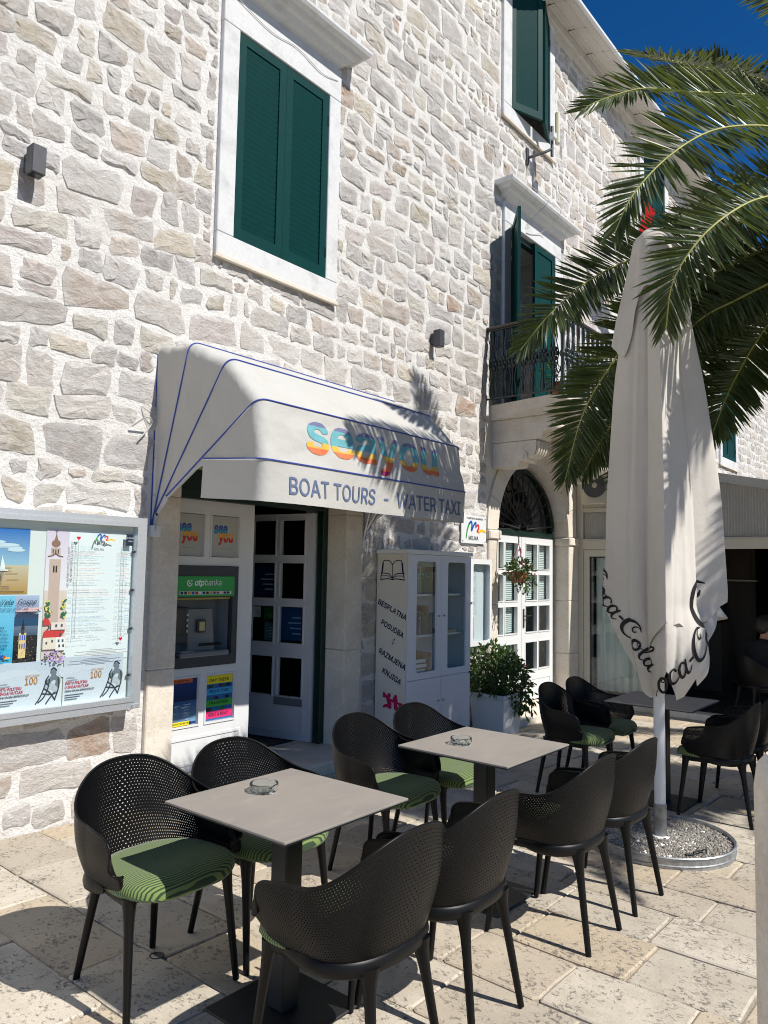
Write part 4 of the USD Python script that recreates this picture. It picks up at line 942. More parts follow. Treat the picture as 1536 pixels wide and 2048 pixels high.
# 4, 5: two pale exhibition sheets with a seated bronze figure
def sheet(label, x0, x1, z0, z1, lay):
    t, pr = poster(label, x0, x1, z0, z1, lin(228, 230, 238), lay)
    w, h = x1-x0, z1-z0; fx = lambda a: x0+a*w; fz = lambda b: z0+b*h
    grad(pr, x0+.003, x1-.003, z0+.003, z1-.003, lin(226, 230, 240), lin(200, 206, 222), 10)
    pr.add(stroke([(fx(.0), fz(.70), .03), (fx(.3), fz(.78), .02), (fx(.6), fz(.70), .03)]), lin(214, 218, 230))
    ink = [lin(60, 66, 76), lin(120, 128, 138), lin(190, 196, 205)]
    S_ = lambda P, c: pr.add(stroke([(fx(a), fz(b), r_*h) for a, b, r_ in P]), c)
    S_([(.86, .74, .05), (.89, .72, .055), (.88, .66, .05)], ink[1]); S_([(.84, .79, .012), (.88, .82, .02), (.93, .77, .015)], ink[0])
    S_([(.80, .40, .03), (.82, .56, .05), (.90, .62, .05), (.96, .55, .05), (.93, .38, .06)], ink[1]); S_([(.80, .42, .06), (.86, .44, .06), (.93, .36, .05)], ink[2])
    for q_ in ([(.78, .62, .012), (.74, .42, .012), (.68, .22, .01), (.62, .10, .008)], [(.82, .58, .012), (.80, .40, .012), (.74, .22, .01), (.66, .12, .008)], [(.74, .40, .012), (.84, .30, .012), (.92, .14, .014)], [(.90, .30, .01), (.82, .16, .01), (.78, .08, .008)], [(.96, .60, .01), (.97, .40, .012), (.92, .16, .012)], [(.72, .30, .01), (.86, .27, .012), (.94, .30, .01)], [(.80, .66, .012), (.76, .56, .014), (.79, .48, .012)]): S_(q_, ink[0])
    text(pr, '100', fx(.44), fz(.52), .042, lin(190, 130, 50), 1, w=.073); text(pr, 'UMCJENIK', fx(.44), fz(.68), .012, lin(205, 150, 110), 0)
    text(pr, 'SVETU POLITIKU', fx(.03), fz(.44), .016, lin(205, 40, 70), 2, .1, w=w*.36); text(pr, 'U SVOJU KUTIJU!', fx(.03), fz(.36), .016, lin(205, 40, 70), 2, .1, w=w*.38)
    text(pr, 'Stalna izlozba BRODOSPLIT', fx(.03), fz(.29), .011, lin(50, 50, 60), 1, w=w*.48)
    for k in range(3): pr.rect(fx(.03), fx(.03+.3-.05*k), fz(.22-.045*k), fz(.235-.045*k), lin(110, 115, 125))
    pr.rect(fx(.05), fx(.22), fz(.52), fz(.53), lin(110, 115, 125)); pr.rect(fx(.05), fx(.18), fz(.57), fz(.58), lin(110, 115, 125))
    done(pr, t)
sheet('pale exhibition sheet with 100 and seated figure, left of its twin', 2.005, 2.392, .757, 1.036, 3)
sheet('pale exhibition sheet with 100 and seated figure, in the bottom right corner', 2.408, 2.810, .748, 1.046, 4)
for k, (a, b, c, d) in enumerate(((.60, 1.0, 1.2, 1.75), (1.05, 1.56, 1.25, 1.8), (.62, 1.2, .78, 1.12), (1.25, 1.70, .78, 1.18))):
    pass

# ================================================================== wall lamps, sign, antenna, cables
def wall_lamp(x, z, lab):
    t = thing('wall_lamp', lab, 'wall lamp', rotz(0, (x, 0, z)), group='square wall lamps on the facade')
    obj('back_plate', MB().box(-.035, .035, -.045, .0, -.06, .06, .006), M_['lampg'], t)
    obj('housing', MB().box(-.043, .043, -.135, -.048, -.088, .088, .004).box(-.02, .02, -.056, -.04, -.03, .03, .002), M_['lampg'], t)
    obj('lens', MB().box(-.03, .03, -.12, -.06, -.091, -.0881, 0), M_['screen'], t); return t
wall_lamp(2.035, 4.05, 'dark grey box wall lamp near the upper left corner, left of the big shutters')
wall_lamp(6.28, 4.03, 'small dark grey box wall lamp above the right end of the awning')
sg = thing('sign_plaque', 'white MILNA plaque with brush-stroke logo beside the arched door', 'sign')
obj('plate', MB().box(6.825, 7.33, -.034, -.024, 1.925, 2.235, .002), M_['white'], sg)
pr = Print((0, -.034, 0)); milna(pr, 6.92, 1.965, .40); text(pr, 'TURISTICKA ZAJEDNICA', 6.93, 2.195, .017, lin(60, 65, 70), 1, w=.33); obj('logo', pr.mb, M_['print'], sg, color=True)
for xx in (6.85, 7.305):
    for zz in (1.95, 2.21): obj('screw', MB().lathe([(0, 0), (.009, 0), (.007, .005), (0, .006)], n=8, M=frame_m((xx, -.034, zz), (1, 0, 0), (0, 0, 1))), M_['steel'], sg)
an = thing('antenna', 'cream panel antenna with small dish on a bracket below the upper window', 'antenna')
obj('bracket', MB().tube([(8.30, .02, 6.93), (8.30, -.08, 6.93), (8.42, -.20, 7.0), (8.50, -.26, 7.06)], .018, 8).box(8.27, 8.33, -.03, .0, 6.84, 7.06, .004), M_['lampg'], an)
obj('mast', MB().tube([(8.50, -.26, 6.96), (8.50, -.26, 7.36)], .02, 10), M_['lampg'], an)
MA = rotz(.5, (8.55, -.31, 7.12))
obj('panel', MB().box(-.035, .035, -.03, .03, 0, .44, .022, MA), mat('cream_plastic', (.62, .60, .42), .5), an)
obj('junction_box', MB().box(8.42, 8.50, -.33, -.26, 7.16, 7.24, .008), M_['white'], an)
MD = frame_m((8.57, -.36, 7.02), (.6, .3, 0), (0, 0, 1)); MD[:3, :3] /= np.linalg.norm(MD[:3, :3], axis=0)
obj('dish', MB().lathe([(0, -.03), (.06, -.022), (.10, .0), (.098, .006), (.055, -.014), (0, -.02)], n=24, M=MD), M_['white'], an, smooth=40)
def cable(pts, label, r=.004):
    o = obj('cable', MB().tube(cat_rom(pts, 6), r, 5), M_['cable'], smooth=60); cd(o, label=label, category='cable'); return o
cable([(8.3, -.05, 6.9), (8.28, -.03, 6.6), (8.33, -.25, 6.36), (8.30, -.30, 6.25), (8.26, -.06, 6.05), (8.2, -.045, 5.95)], 'thin grey cable dropping from the antenna over the balcony door cornice')
cable([(8.36, -.05, 6.9), (8.55, -.05, 6.55), (8.70, -.28, 6.30), (8.60, -.08, 6.05), (8.35, -.05, 5.93), (8.22, -.045, 5.9)], 'second thin cable looping across the balcony door lintel')
cable([(3.5, -.05, 6.1), (3.9, -.048, 6.02), (4.2, -.048, 6.05), (4.5, -.048, 5.99), (4.72, -.045, 6.03)], 'thin pale wire running over the big window lintel', .003)
cable([(2.80, -.03, 2.55), (2.88, -.09, 2.62), (2.93, -.06, 2.58), (2.86, -.05, 2.48)], 'short loose wire tail sticking out of the wall left of the awning', .006)
# ================================================================== cash machine and shop posters
at = thing('cash_machine', 'dark grey cash machine with green bank header in the shop front', 'cash machine')
ax0, ax1, az0, az1 = 3.362, 3.983, .847, 1.620; ya = YS-.02
hole = sbox(3.40, .93, 3.93, 1.375)
obj('surround', MB().ext(sbox(ax0, az0, ax1, az1).difference(hole), .05, frame_m((0, ya+.05, 0), (1, 0, 0), (0, 0, 1))), M_['atm'], at)
obj('recess', MB().box(3.40, 3.93, ya+.20, ya+.21, .93, 1.375, 0).box(3.40, 3.93, ya+.04, ya+.2, .915, .93, 0).box(3.385, 3.40, ya+.04, ya+.2, .93, 1.375, 0).box(3.93, 3.945, ya+.04, ya+.2, .93, 1.375, 0), M_['atm2'], at)
obj('recess_top', MB().box(3.40, 3.93, ya+.03, ya+.2, 1.36, 1.38, .002), mat('yellow_plastic', (.42, .33, .07), .5), at)
obj('header', MB().box(3.385, 3.935, ya-.014, ya-.001, 1.385, 1.54, .003), mat('green_sign', (.02, .33, .06), .35), at)
pr = Print((0, ya-.014, 0)); W_ = (.9, .95, .9)
pr.add(Point(3.50, 1.487).buffer(.026).difference(Point(3.50, 1.487).buffer(.0165)).difference(sbox(3.50, 1.487, 3.54, 1.53)), W_); pr.add(Point(3.50, 1.487).buffer(.008), W_); pr.add(Point(3.516, 1.504).buffer(.007), W_)
pr.add(fit(tp('otp', .05, 4, .18), 3.545, 3.637, 1.455, 1.512), W_); pr.add(fit(tp('banka', .05, 0, .18), 3.64, 3.80, 1.468, 1.516), W_)
pr.rect(3.41, 3.90, 1.400, 1.425, (.75, .78, .75)); xx = 3.418
for k in range(14):
    pr.rect(xx, xx+.026, 1.4035, 1.4215, [lin(40, 60, 110), lin(230, 230, 235), lin(190, 50, 40), lin(40, 90, 170), lin(220, 160, 60), lin(60, 60, 70)][k*5 % 6]); xx += .0335
obj('lettering', pr.mb, M_['print'], at, color=True)
obj('screen_bezel', MB().box(3.42, 3.585, ya+.10, ya+.20, 1.02, 1.30, .008), M_['atm'], at)
obj('screen', MB().box(3.435, 3.555, ya+.094, ya+.0995, 1.09, 1.28, .002), M_['screen'], at)
for k in range(4): obj('key', MB().box(3.563, 3.579, ya+.09, ya+.0995, 1.105+.042*k, 1.125+.042*k, .003), M_['alu'], at)
obj('side_panel', MB().add([(3.60, ya+.12, .96), (3.80, ya+.05, .96), (3.80, ya+.09, 1.28), (3.60, ya+.13, 1.28), (3.60, ya+.2, .96), (3.80, ya+.2, .96), (3.80, ya+.2, 1.28), (3.60, ya+.2, 1.28)], [[0, 1, 2, 3], [3, 2, 6, 7], [4, 0, 3, 7], [1, 5, 6, 2]]), mat('warm_grey_plastic', (.20, .195, .18), .5), at)
obj('card_reader', MB().box(3.655, 3.735, ya+.075, ya+.10, 1.10, 1.20, .005), M_['atm'], at); obj('card_slot', MB().box(3.668, 3.72, ya+.068, ya+.0745, 1.115, 1.185, .002), mat('pale_yellow_plastic', (.50, .43, .18), .5), at)
obj('keypad_shelf', MB().box(3.44, 3.9, ya-.02, ya+.10, .925, .965, .01), M_['atm2'], at)
kp = MB()
for a_ in range(4):
    for b_ in range(4): kp.box(3.47+.026*a_, 3.49+.026*a_, ya+.0+.022*b_, ya+.016+.022*b_, .9655, .970, .001)
obj('keypad', kp, M_['alu'], at)
obj('cash_slot', MB().box(3.66, 3.86, ya+.04, ya+.06, 1.0, 1.02, .002), M_['screen'], at); obj('green_light', MB().box(3.74, 3.79, ya+.11, ya+.121, 1.255, 1.27, .001), mat('green_lens', (.05, .3, .15), .3), at)

def seayou_sheet(x0, x1, lab):
    t, pr = poster(lab, x0, x1, 1.695, 2.015, lin(190, 190, 184), 0, y=YS+.014)
    w = x1-x0
    for s_, a, b, c, d in (('sea', .12, .62, 1.875, 1.945), ('you', .30, .84, 1.805, 1.885)):
        g = fit(tp(s_, .1, 5, .1), x0+a*w, x0+b*w, c-(.02 if s_ == 'you' else 0), d)
        hue = [(lin(70, 95, 165), .5), (lin(40, 150, 190), .0)] if s_ == 'sea' else [(lin(240, 170, 40), .5), (lin(215, 60, 40), .0)]
        m_ = (c+d)/2
        pr.add(g.intersection(sbox(x0, m_, x1, 3)), hue[0][0]); pr.add(g.intersection(sbox(x0, 0, x1, m_)), hue[1][0])
    pr.rect(x0+.3*w, x0+.8*w, 1.755, 1.758, lin(150, 150, 150)); done(pr, t)
seayou_sheet(3.362, 3.638, 'grey sea you sheet in the upper left pane of the shop front')
seayou_sheet(3.712, 3.986, 'grey sea you sheet in the upper right pane of the shop front')
t, pr = poster('sea photo poster with orange heading in the lower left shop pane', 3.362, 3.638, .418, .768, lin(20, 60, 120), 0, y=YS+.014)
grad(pr, 3.364, 3.636, .44, .60, lin(120, 160, 190), lin(40, 95, 150)); grad(pr, 3.364, 3.636, .60, .74, lin(20, 40, 85), lin(20, 60, 120))
for k in range(30): a_ = 3.37+rng.random()*.2; b_ = .45+rng.random()*.13; pr.rect(a_, a_+rng.uniform(.015, .05), b_, b_+.004, lin(190, 210, 225))
pr.rect(3.364, 3.59, .735, .766, lin(225, 110, 50)); text(pr, 'EXPLORE BY SEA', 3.40, .744, .014, lin(40, 30, 60), 2); pr.rect(3.364, 3.57, .42, .45, lin(245, 225, 40)); text(pr, 'BOOK NOW HERE', 3.42, .428, .015, lin(20, 20, 40), 2); done(pr, t)
t, pr = poster('colour-banded poster reading DAY TRIPS and RENT A BOAT in the lower right shop pane', 3.712, 3.986, .418, .768, lin(40, 110, 170), 0, y=YS+.014)
for z0_, z1_, c, s_ in ((.700, .764, lin(240, 225, 40), 'DAY TRIPS'), (.615, .665, lin(70, 175, 225), 'PRIVATE TOURS'), (.525, .575, lin(75, 190, 60), 'TRANSFERS'), (.435, .49, lin(225, 50, 110), 'RENT A BOAT')):
    pr.rect(3.716, 3.982, z0_, z1_, c); g = fit(tp(s_, .02, 3), 3.755, 3.945, z0_+.016, z0_+.040); pr.add(g, lin(15, 25, 50))
for k in range(12): a_ = 3.72+rng.random()*.2; pr.rect(a_, a_+.04, (b_ := [.672, .58, .495][k % 3]), b_+.022, lin(*rng.integers(20, 130, 3)))
done(pr, t)
# papers behind the open door's panes
lx = [(.105, .372), (.428, .695)]
rows_ = ((.38, .73), (.86, 1.19), (1.265, 1.59), (1.665, 1.985))
def leaf_paper(lab, a, b, c, d, cols_):
    t = thing('window_sheet', lab, 'sheet'); Mq = Ml @ frame_m((0, .004+.004, 0), (1, 0, 0), (0, 0, 1))
    obj('sheet', MB().ext(sbox(a, c, b, d), .0008, Mq, -.002), M_['paper'], t)
    mb = MB(); 
    for k, (q_, c_) in enumerate(cols_): mb.flat(q_, Mq, .0003+.0003*k, c_)
    obj('print', mb, M_['print'], t, color=True)
def bar_rows(a, b, c, d, bg, fg, n=4):
    o = [(sbox(a, c, b, d), bg)]
    for k in range(n): o.append((sbox(a+.1*(b-a), c+(d-c)*(.2+.16*k), a+(.5+.1*(k % 3))*(b-a), c+(d-c)*(.24+.16*k)), fg))
    return o
leaf_paper('dark blue flyer in an upper pane of the open door', .44, .68, 1.28, 1.57, bar_rows(.44, .68, 1.28, 1.57, lin(16, 32, 74), lin(150, 160, 190)))
leaf_paper('blue flyer with map in the third pane of the open door', .12, .36, .88, 1.18, bar_rows(.12, .36, .88, 1.18, lin(22, 60, 110), lin(120, 150, 190)))
leaf_paper('small white note in the third row of the open door', .60, .69, 1.08, 1.18, bar_rows(.60, .69, 1.08, 1.18, lin(190, 195, 200), lin(90, 90, 100)))
leaf_paper('green sticker in the third row of the open door', .45, .56, 1.06, 1.18, bar_rows(.45, .56, 1.06, 1.18, lin(20, 90, 50), lin(120, 170, 130), 2))
leaf_paper('teal price list in the third row of the open door', .44, .55, .87, 1.04, bar_rows(.44, .55, .87, 1.04, lin(70, 110, 120), lin(150, 170, 175)))

# ================================================================== bookcase with the free library
bc = thing('bookcase', 'white street bookcase lettered besplatna posudba with glass doors', 'bookcase')
bx0, bx1, by, bz0, bz1 = 5.43, 6.462, -.395, -.06, 1.765; w3 = .018
obj('side_panel', MB().box(bx0, bx0+w3, by+.02, -.02, bz0, bz1, .002), M_['beigep'], bc); obj('side_panel', MB().box(bx1-w3, bx1, by+.02, -.02, bz0, bz1, .002), M_['greyw'], bc)
obj('back_panel', MB().box(bx0+w3, bx1-w3, -.035, -.022, bz0, bz1, 0), M_['greyw'], bc)
obj('top', MB().box(bx0-.012, bx1+.012, by-.015, -.015, bz1+.001, bz1+.04, .004), M_['white'], bc); obj('plinth', MB().box(bx0+w3, bx1-w3, by+.04, by+.055, bz0, .03, 0).box(bx0+w3, bx1-w3, by+.05, -.04, .6, .618, 0), M_['greyw'], bc)
SH = (1.395, 1.015)
for zz in SH: obj('shelf', MB().box(bx0+w3, bx1-w3, by+.06, -.036, zz-.018, zz, .002), M_['white'], bc)
def rrect(x0, z0, x1, z1, r): return sbox(x0+r, z0+r, x1-r, z1-r).buffer(r, 6)
mid = (bx0+bx1)/2
for (a, b), (ga, gb) in (((bx0+.003, mid-.0015), (5.553, 5.868)), ((mid+.0015, bx1-.003), (6.055, 6.378))):
    d_ = obj('glass_door_frame', MB().ext(sbox(a, .622, b, bz1-.003).difference(rrect(ga, .685, gb, 1.70, .03)), .018, frame_m((0, by+.018, 0), (1, 0, 0), (0, 0, 1))), M_['greyw'], bc)
    obj('pane', MB().box(ga-.01, gb+.01, by+.019, by+.023, .675, 1.71, 0), M_['pane'], d_)
    obj('cupboard_door', MB().box(a, b, by+.001, by+.019, bz0+.09, .618, .002), M_['greyw'], bc)
for xx, zz in ((mid-.04, 1.19), (mid+.04, 1.19), (mid-.04, .40), (mid+.04, .40)): obj('knob', MB().lathe([(0, 0), (.008, 0), (.009, .014), (.006, .018), (0, .019)], n=10, M=frame_m((xx, by, zz), (1, 0, 0), (0, 0, 1))), M_['steel'], bc)
obj('hinge', MB().box(bx1-.03, bx1+.004, by-.004, by+.0, .605, .625, .001), M_['blackm'], bc)
# lettering on the side (reads along -y)
pr = Print((bx0, 0, 0), (0, -1, 0), (0, 0, 1)); NAVY = lin(24, 26, 72)
for s_, (a, z_), (b, z2) in (('BESPLATNA', (.035, 1.335), (.365, 1.195)), ('POSUDBA', (.075, 1.15), (.335, 1.035)), ('RAZMJENA', (.055, .885), (.365, .75)), ('KNJIGA', (.10, .71), (.315, .615))):
    L = math.hypot(b-a, z2-z_); g = tp(s_, .05, 3); g = fit(g, 0, L, 0, .052); g = affinity.rotate(g, math.degrees(math.atan2(z2-z_, b-a)), origin=(0, 0)); pr.add(affinity.translate(g, a, z_-.035), NAVY)
g = affinity.rotate(fit(tp('I', .05, 3), 0, .014, 0, .052), -22, origin=(0, 0)); pr.add(affinity.translate(g, .215, .945), NAVY)
W = lambda P, r_: unary_union([LineString(P).buffer(r_, 4)])
bk = [W([(.205, 1.535), (.205, 1.665)], .0035)]
for sg in (-1, 1):
    X = lambda a: .205+sg*a
    bk += [W(cat_rom([(X(0), 1.665), (X(.03), 1.695), (X(.07), 1.705), (X(.105), 1.70)]), .004), W([(X(.105), 1.70), (X(.118), 1.59)], .004), W(cat_rom([(X(0), 1.545), (X(.04), 1.578), (X(.08), 1.585), (X(.118), 1.585)]), .004),
           Polygon([(X(.108), 1.685), (X(.122), 1.68), (X(.138), 1.525), (X(.124), 1.58)]), W(cat_rom([(X(0), 1.537), (X(.05), 1.56), (X(.09), 1.562), (X(.130), 1.56)]), .003), W([(X(.132), 1.59), (X(.138), 1.522)], .004), W(cat_rom([(X(0), 1.528), (X(.05), 1.535), (X(.1), 1.53), (X(.138), 1.526)]), .0045)]
pr.add(unary_union(bk), NAVY)
PK = lin(190, 22, 82)
fig = [stroke([(.13, .49, .012), (.15, .47, .014), (.175, .455, .016)]), sbox(.115, .455, .15, .495), Point(.19, .478).buffer(.021), stroke([(.18, .445, .022), (.195, .41, .024), (.20, .38, .022)]), stroke([(.195, .375, .014), (.16, .385, .014), (.13, .372, .012)]), stroke([(.215, .44, .010), (.235, .43, .012), (.25, .46, .012)]),
       Point(.265, .475).buffer(.018), stroke([(.27, .45, .02), (.265, .41, .022), (.27, .37, .02)]), stroke([(.27, .365, .014), (.30, .375, .013), (.335, .362, .011)]), stroke([(.28, .43, .010), (.31, .41, .010)]), sbox(.305, .385, .345, .425)]
pr.add(unary_union(fig), PK)
obj('lettering', pr.mb, M_['print'], bc, color=True)
# books
BC = [(.25, .22, .19), (.10, .18, .28), (.28, .05, .05), (.05, .22, .13), (.42, .38, .30), (.15, .10, .08), (.45, .44, .42), (.07, .09, .14), (.33, .22, .08), (.30, .10, .20), (.08, .25, .32)]
BN = ['taupe', 'steel blue', 'red', 'green', 'beige', 'dark brown', 'pale grey', 'navy', 'ochre', 'plum', 'teal']
ORD = ['first', 'second', 'third', 'fourth', 'fifth', 'sixth', 'seventh', 'eighth', 'ninth', 'tenth', 'eleventh', 'twelfth', 'thirteenth', 'fourteenth', 'fifteenth', 'sixteenth', 'seventeenth', 'eighteenth']
bcount = {}
bn = 0
def book(x, zb, th, hh, dp, tilt, lab):
    ci = rng.integers(len(BC)); bcount[lab] = bcount.get(lab, -1)+1
    t = thing('book', f'{BN[ci]} {lab}, {ORD[bcount[lab]]} from the left', 'book', group='books in the street bookcase')
    M = np.eye(4); c, s = math.cos(tilt), math.sin(tilt); M[:3, :3] = [[c, 0, s], [0, 1, 0], [-s, 0, c]]; M[:3, 3] = (x, 0, zb)
    y1 = -.06; col = np.array(BC[ci])*rng.uniform(.8, 1.3)
    obj('cover', MB().box(0, .0025, y1-dp, y1, 0, hh, 0, M, col).box(th-.0025, th, y1-dp, y1, 0, hh, 0, M, col).box(.0025, th-.0025, y1-dp-.003, y1-dp, 0, hh, 0, M, col).box(.006, th-.006, y1-dp-.0034, y1-dp-.003, hh*.72, hh*.8, 0, M, (.5, .45, .35)), M_['book'], t, color=True)
    obj('pages', MB().box(.0026, th-.0026, y1-dp+.0005, y1-.004, .004, hh-.004, 0, M), M_['paper'], t)
LBX = {0: 'book on the upper shelf behind the left glass door', 1: 'book on the middle shelf behind the left glass door', 2: 'book standing at the bottom of the bookcase', 3: 'book on the upper shelf behind the right glass door'}
for zi, (zb, xa, xb_, k) in enumerate(((1.396, 5.50, 5.90, 0), (1.016, 5.50, 5.92, 1), (1.396, 6.02, 6.14, 3))):
    x = xa
    while x < xb_:
        th = rng.uniform(.016, .042); book(x, zb, th, rng.uniform(.19, .27), rng.uniform(.17, .24), rng.uniform(0, .02) if rng.random() < .7 else .14, LBX[k]); x += th+rng.uniform(.002, .012)
for k in range(4):
    t = thing('book', ['lowest', 'second lowest', 'second highest', 'topmost'][k]+' book lying flat in the pile at the bottom of the bookcase', 'book', group='books in the street bookcase'); zb = .62+.045*k; xo = 5.52+rng.uniform(0, .05)
    obj('cover', MB().box(xo, xo+.26, -.33, -.10, zb, zb+.004, 0, None, (.1, .1, .12)).box(xo, xo+.26, -.33, -.10, zb+.036, zb+.040, 0, None, (.1, .1, .12)), M_['book'], t, color=True); obj('pages', MB().box(xo+.004, xo+.25, -.326, -.104, zb+.0045, zb+.0355, 0), M_['paper'], t)
x = 5.80
for k in range(4): book(x, .62, .03, .22, .2, .25, LBX[2]); x += .036
t = thing('book', 'book lying flat on the middle shelf behind the right glass door', 'book'); obj('cover', MB().box(6.05, 6.30, -.33, -.12, 1.017, 1.05, .002, None, (.35, .3, .22)), M_['book'], t, color=True)
# display case on the wall
dc = thing('display_case', 'narrow white wall display case with one glass door right of the bookcase', 'display case')
cx0, cx1, cz0, cz1 = 6.905, 7.352, .81, 1.755
obj('case', MB().ext(sbox(cx0, cz0, cx1, cz1).difference(sbox(cx0+.02, cz0+.02, cx1-.02, cz1-.02)), .075, frame_m((0, -.005, 0), (1, 0, 0), (0, 0, 1))).box(cx0+.02, cx1-.02, -.02, -.006, cz0+.02, cz1-.02, 0), M_['greyw'], dc)
d_ = obj('door_frame', MB().ext(sbox(cx0, cz0, cx1, cz1).difference(rrect(6.97, .86, 7.31, 1.70, .025)), .018, frame_m((0, -.082, 0), (1, 0, 0), (0, 0, 1))), M_['white'], dc)
obj('pane', MB().box(6.96, 7.32, -.081, -.077, .85, 1.71, 0), M_['pane'], d_); obj('knob', MB().lathe([(0, 0), (.009, 0), (.009, .014), (0, .018)], n=10, M=frame_m((6.925, -.10, 1.28), (1, 0, 0), (0, 0, 1))), M_['blackm'], dc)
t, pr = poster('typed notice inside the narrow display case', 6.985, 7.16, 1.15, 1.67, lin(205, 212, 220), 0, name='notice', y=-.022, cat='notice')
for k in range(22): pr.rect(7.0, 7.0+rng.uniform(.06, .14), 1.62-.02*k, 1.624-.02*k, lin(150, 155, 165))
done(pr, t)
t, pr = poster('blue leaflet at the bottom of the narrow display case', 6.985, 7.10, .88, 1.12, lin(30, 100, 180), 0, name='leaflet', y=-.022, cat='leaflet')
pr.rect(6.99, 7.095, 1.03, 1.06, lin(160, 120, 70)); pr.rect(6.99, 7.095, .885, .98, lin(15, 50, 90)); pr.rect(7.03, 7.06, .97, 1.01, lin(220, 225, 230)); done(pr, t)

# ================================================================== plants
def leaves(n, centre, rad, L, wd, seed, mt, parent, droop=.3, name='foliage', flat=1.):
    r = np.random.default_rng(seed); mb = MB()
    u = r.normal(size=(n, 3)); u /= np.linalg.norm(u, axis=1, keepdims=True); rr = r.random(n)**.45
    lump = meshkit.fbm(u*1.7+seed, 3, seed); P = np.asarray(centre)+u*np.asarray(rad)*(rr*(.55+.9*lump))[:, None]
    D = u+r.normal(size=(n, 3))*.7; D[:, 2] -= droop; D /= np.linalg.norm(D, axis=1, keepdims=True)
    S = np.cross(D, r.normal(size=(n, 3))); S /= np.linalg.norm(S, axis=1, keepdims=True); Nn = np.cross(S, D)
    l = L*r.uniform(.6, 1.25, n)[:, None]; w = wd*r.uniform(.7, 1.2, n)[:, None]
    V = np.stack([P, P+D*l*.5+S*w-Nn*w*.3, P+D*l*.55+Nn*w*.25, P+D*l*.5-S*w-Nn*w*.3, P+D*l-Nn*l*.15], 1).reshape(-1, 3); b = np.arange(n)[:, None]*5
    F = np.vstack([b+np.array([[0, 1, 2]]), b+np.array([[0, 2, 3]]), b+np.array([[1, 4, 2]]), b+np.array([[2, 4, 3]])])
    mb.add(V, F); return obj(name, mb, mt, parent, kind='stuff')
pl = thing('planter', 'white square planter with a rounded rim standing left of the arched door', 'planter', rotz(.02, (7.08, -.33, G(7.1))))
px_ = [(-.24, .24), (-.225, .225)]
pm = MB(); rs = []
for hz, zz in ((.175, 0), (.205, .38), (.22, .385), (.22, .425), (.195, .425), (.185, .38)):
    c = .02; rs.append(np.array([(a*hz, b*hz, zz) for a, b in ((-1, -1), (1, -1), (1, 1), (-1, 1))]))
pm.rings(np.array(rs), True, True)
obj('box', pm, M_['white'], pl, smooth=25)
sh = thing('shrub', 'dense dark green shrub with a few pink flowers in the white planter', 'shrub', rotz(0, (7.08, -.33, G(7.1)+.38)))
stm = MB()
for k in range(9): a = k*.7; stm.tube([(.05*math.cos(a), .05*math.sin(a), 0), (.12*math.cos(a), .12*math.sin(a), .25), (.25*math.cos(a+.3), .22*math.sin(a+.3), .5)], [.009, .007, .003], 5)
obj('stems', stm, M_['bark'], sh); leaves(1300, (0, 0, .24), (.34, .30, .34), .085, .018, 4, M_['shrub'], sh); leaves(160, (.15, -.24, -.02), (.24, .14, .20), .075, .017, 8, M_['shrub'], sh, 1.2, 'hanging_leaves'); leaves(26, (.18, -.2, .12), (.28, .2, .26), .035, .014, 9, M_['flower'], sh, .2, 'flowers')
hb = thing('hanging_basket', 'hanging flower basket with trailing leaves on red cords left of the arched door', 'hanging basket', rotz(0, (7.60, -.30, 0)))
obj('pot', MB().lathe([(0, 1.50), (.08, 1.50), (.12, 1.62), (.125, 1.62), (.118, 1.60), (0, 1.60)], n=20), M_['terra'], hb, smooth=40)
for a in (0, 2.1, 4.2): obj('cord', MB().tube([(.115*math.cos(a), .115*math.sin(a), 1.62), (0, 0, 1.95)], .004, 5), M_['flower'], hb)
obj('hook', MB().tube([(0, 0, 1.95), (0, 0, 2.02), (0, .12, 2.12), (0, .27, 2.12)], .007, 6).tube([(0, 0, 1.86), (.03, 0, 1.90), (.05, 0, 1.87), (.045, 0, 1.83)], .008, 6), M_['blackm'], hb)
leaves(300, (0, 0, 1.65), (.17, .16, .13), .062, .014, 14, M_['shrub'], hb); leaves(90, (.03, -.05, 1.50), (.17, .14, .12), .05, .014, 15, M_['shrub'], hb, 1.3, 'trailing_leaves'); leaves(14, (-.05, -.1, 1.6), (.16, .14, .12), .03, .012, 16, M_['flower'], hb, .2, 'flowers')
bp = thing('flower_pot', 'brown flower pot with a dark spiky plant on the balcony floor', 'flower pot', rotz(0, (7.62, -.80, 3.552)))
obj('pot', MB().lathe([(0, 0), (.075, 0), (.10, .15), (.11, .15), (.11, .175), (.09, .175), (.09, .15), (0, .15)], n=18), M_['terra'], bp, smooth=40); leaves(90, (0, 0, .24), (.17, .17, .17), .13, .012, 21, M_['shrub'], bp, -.4)

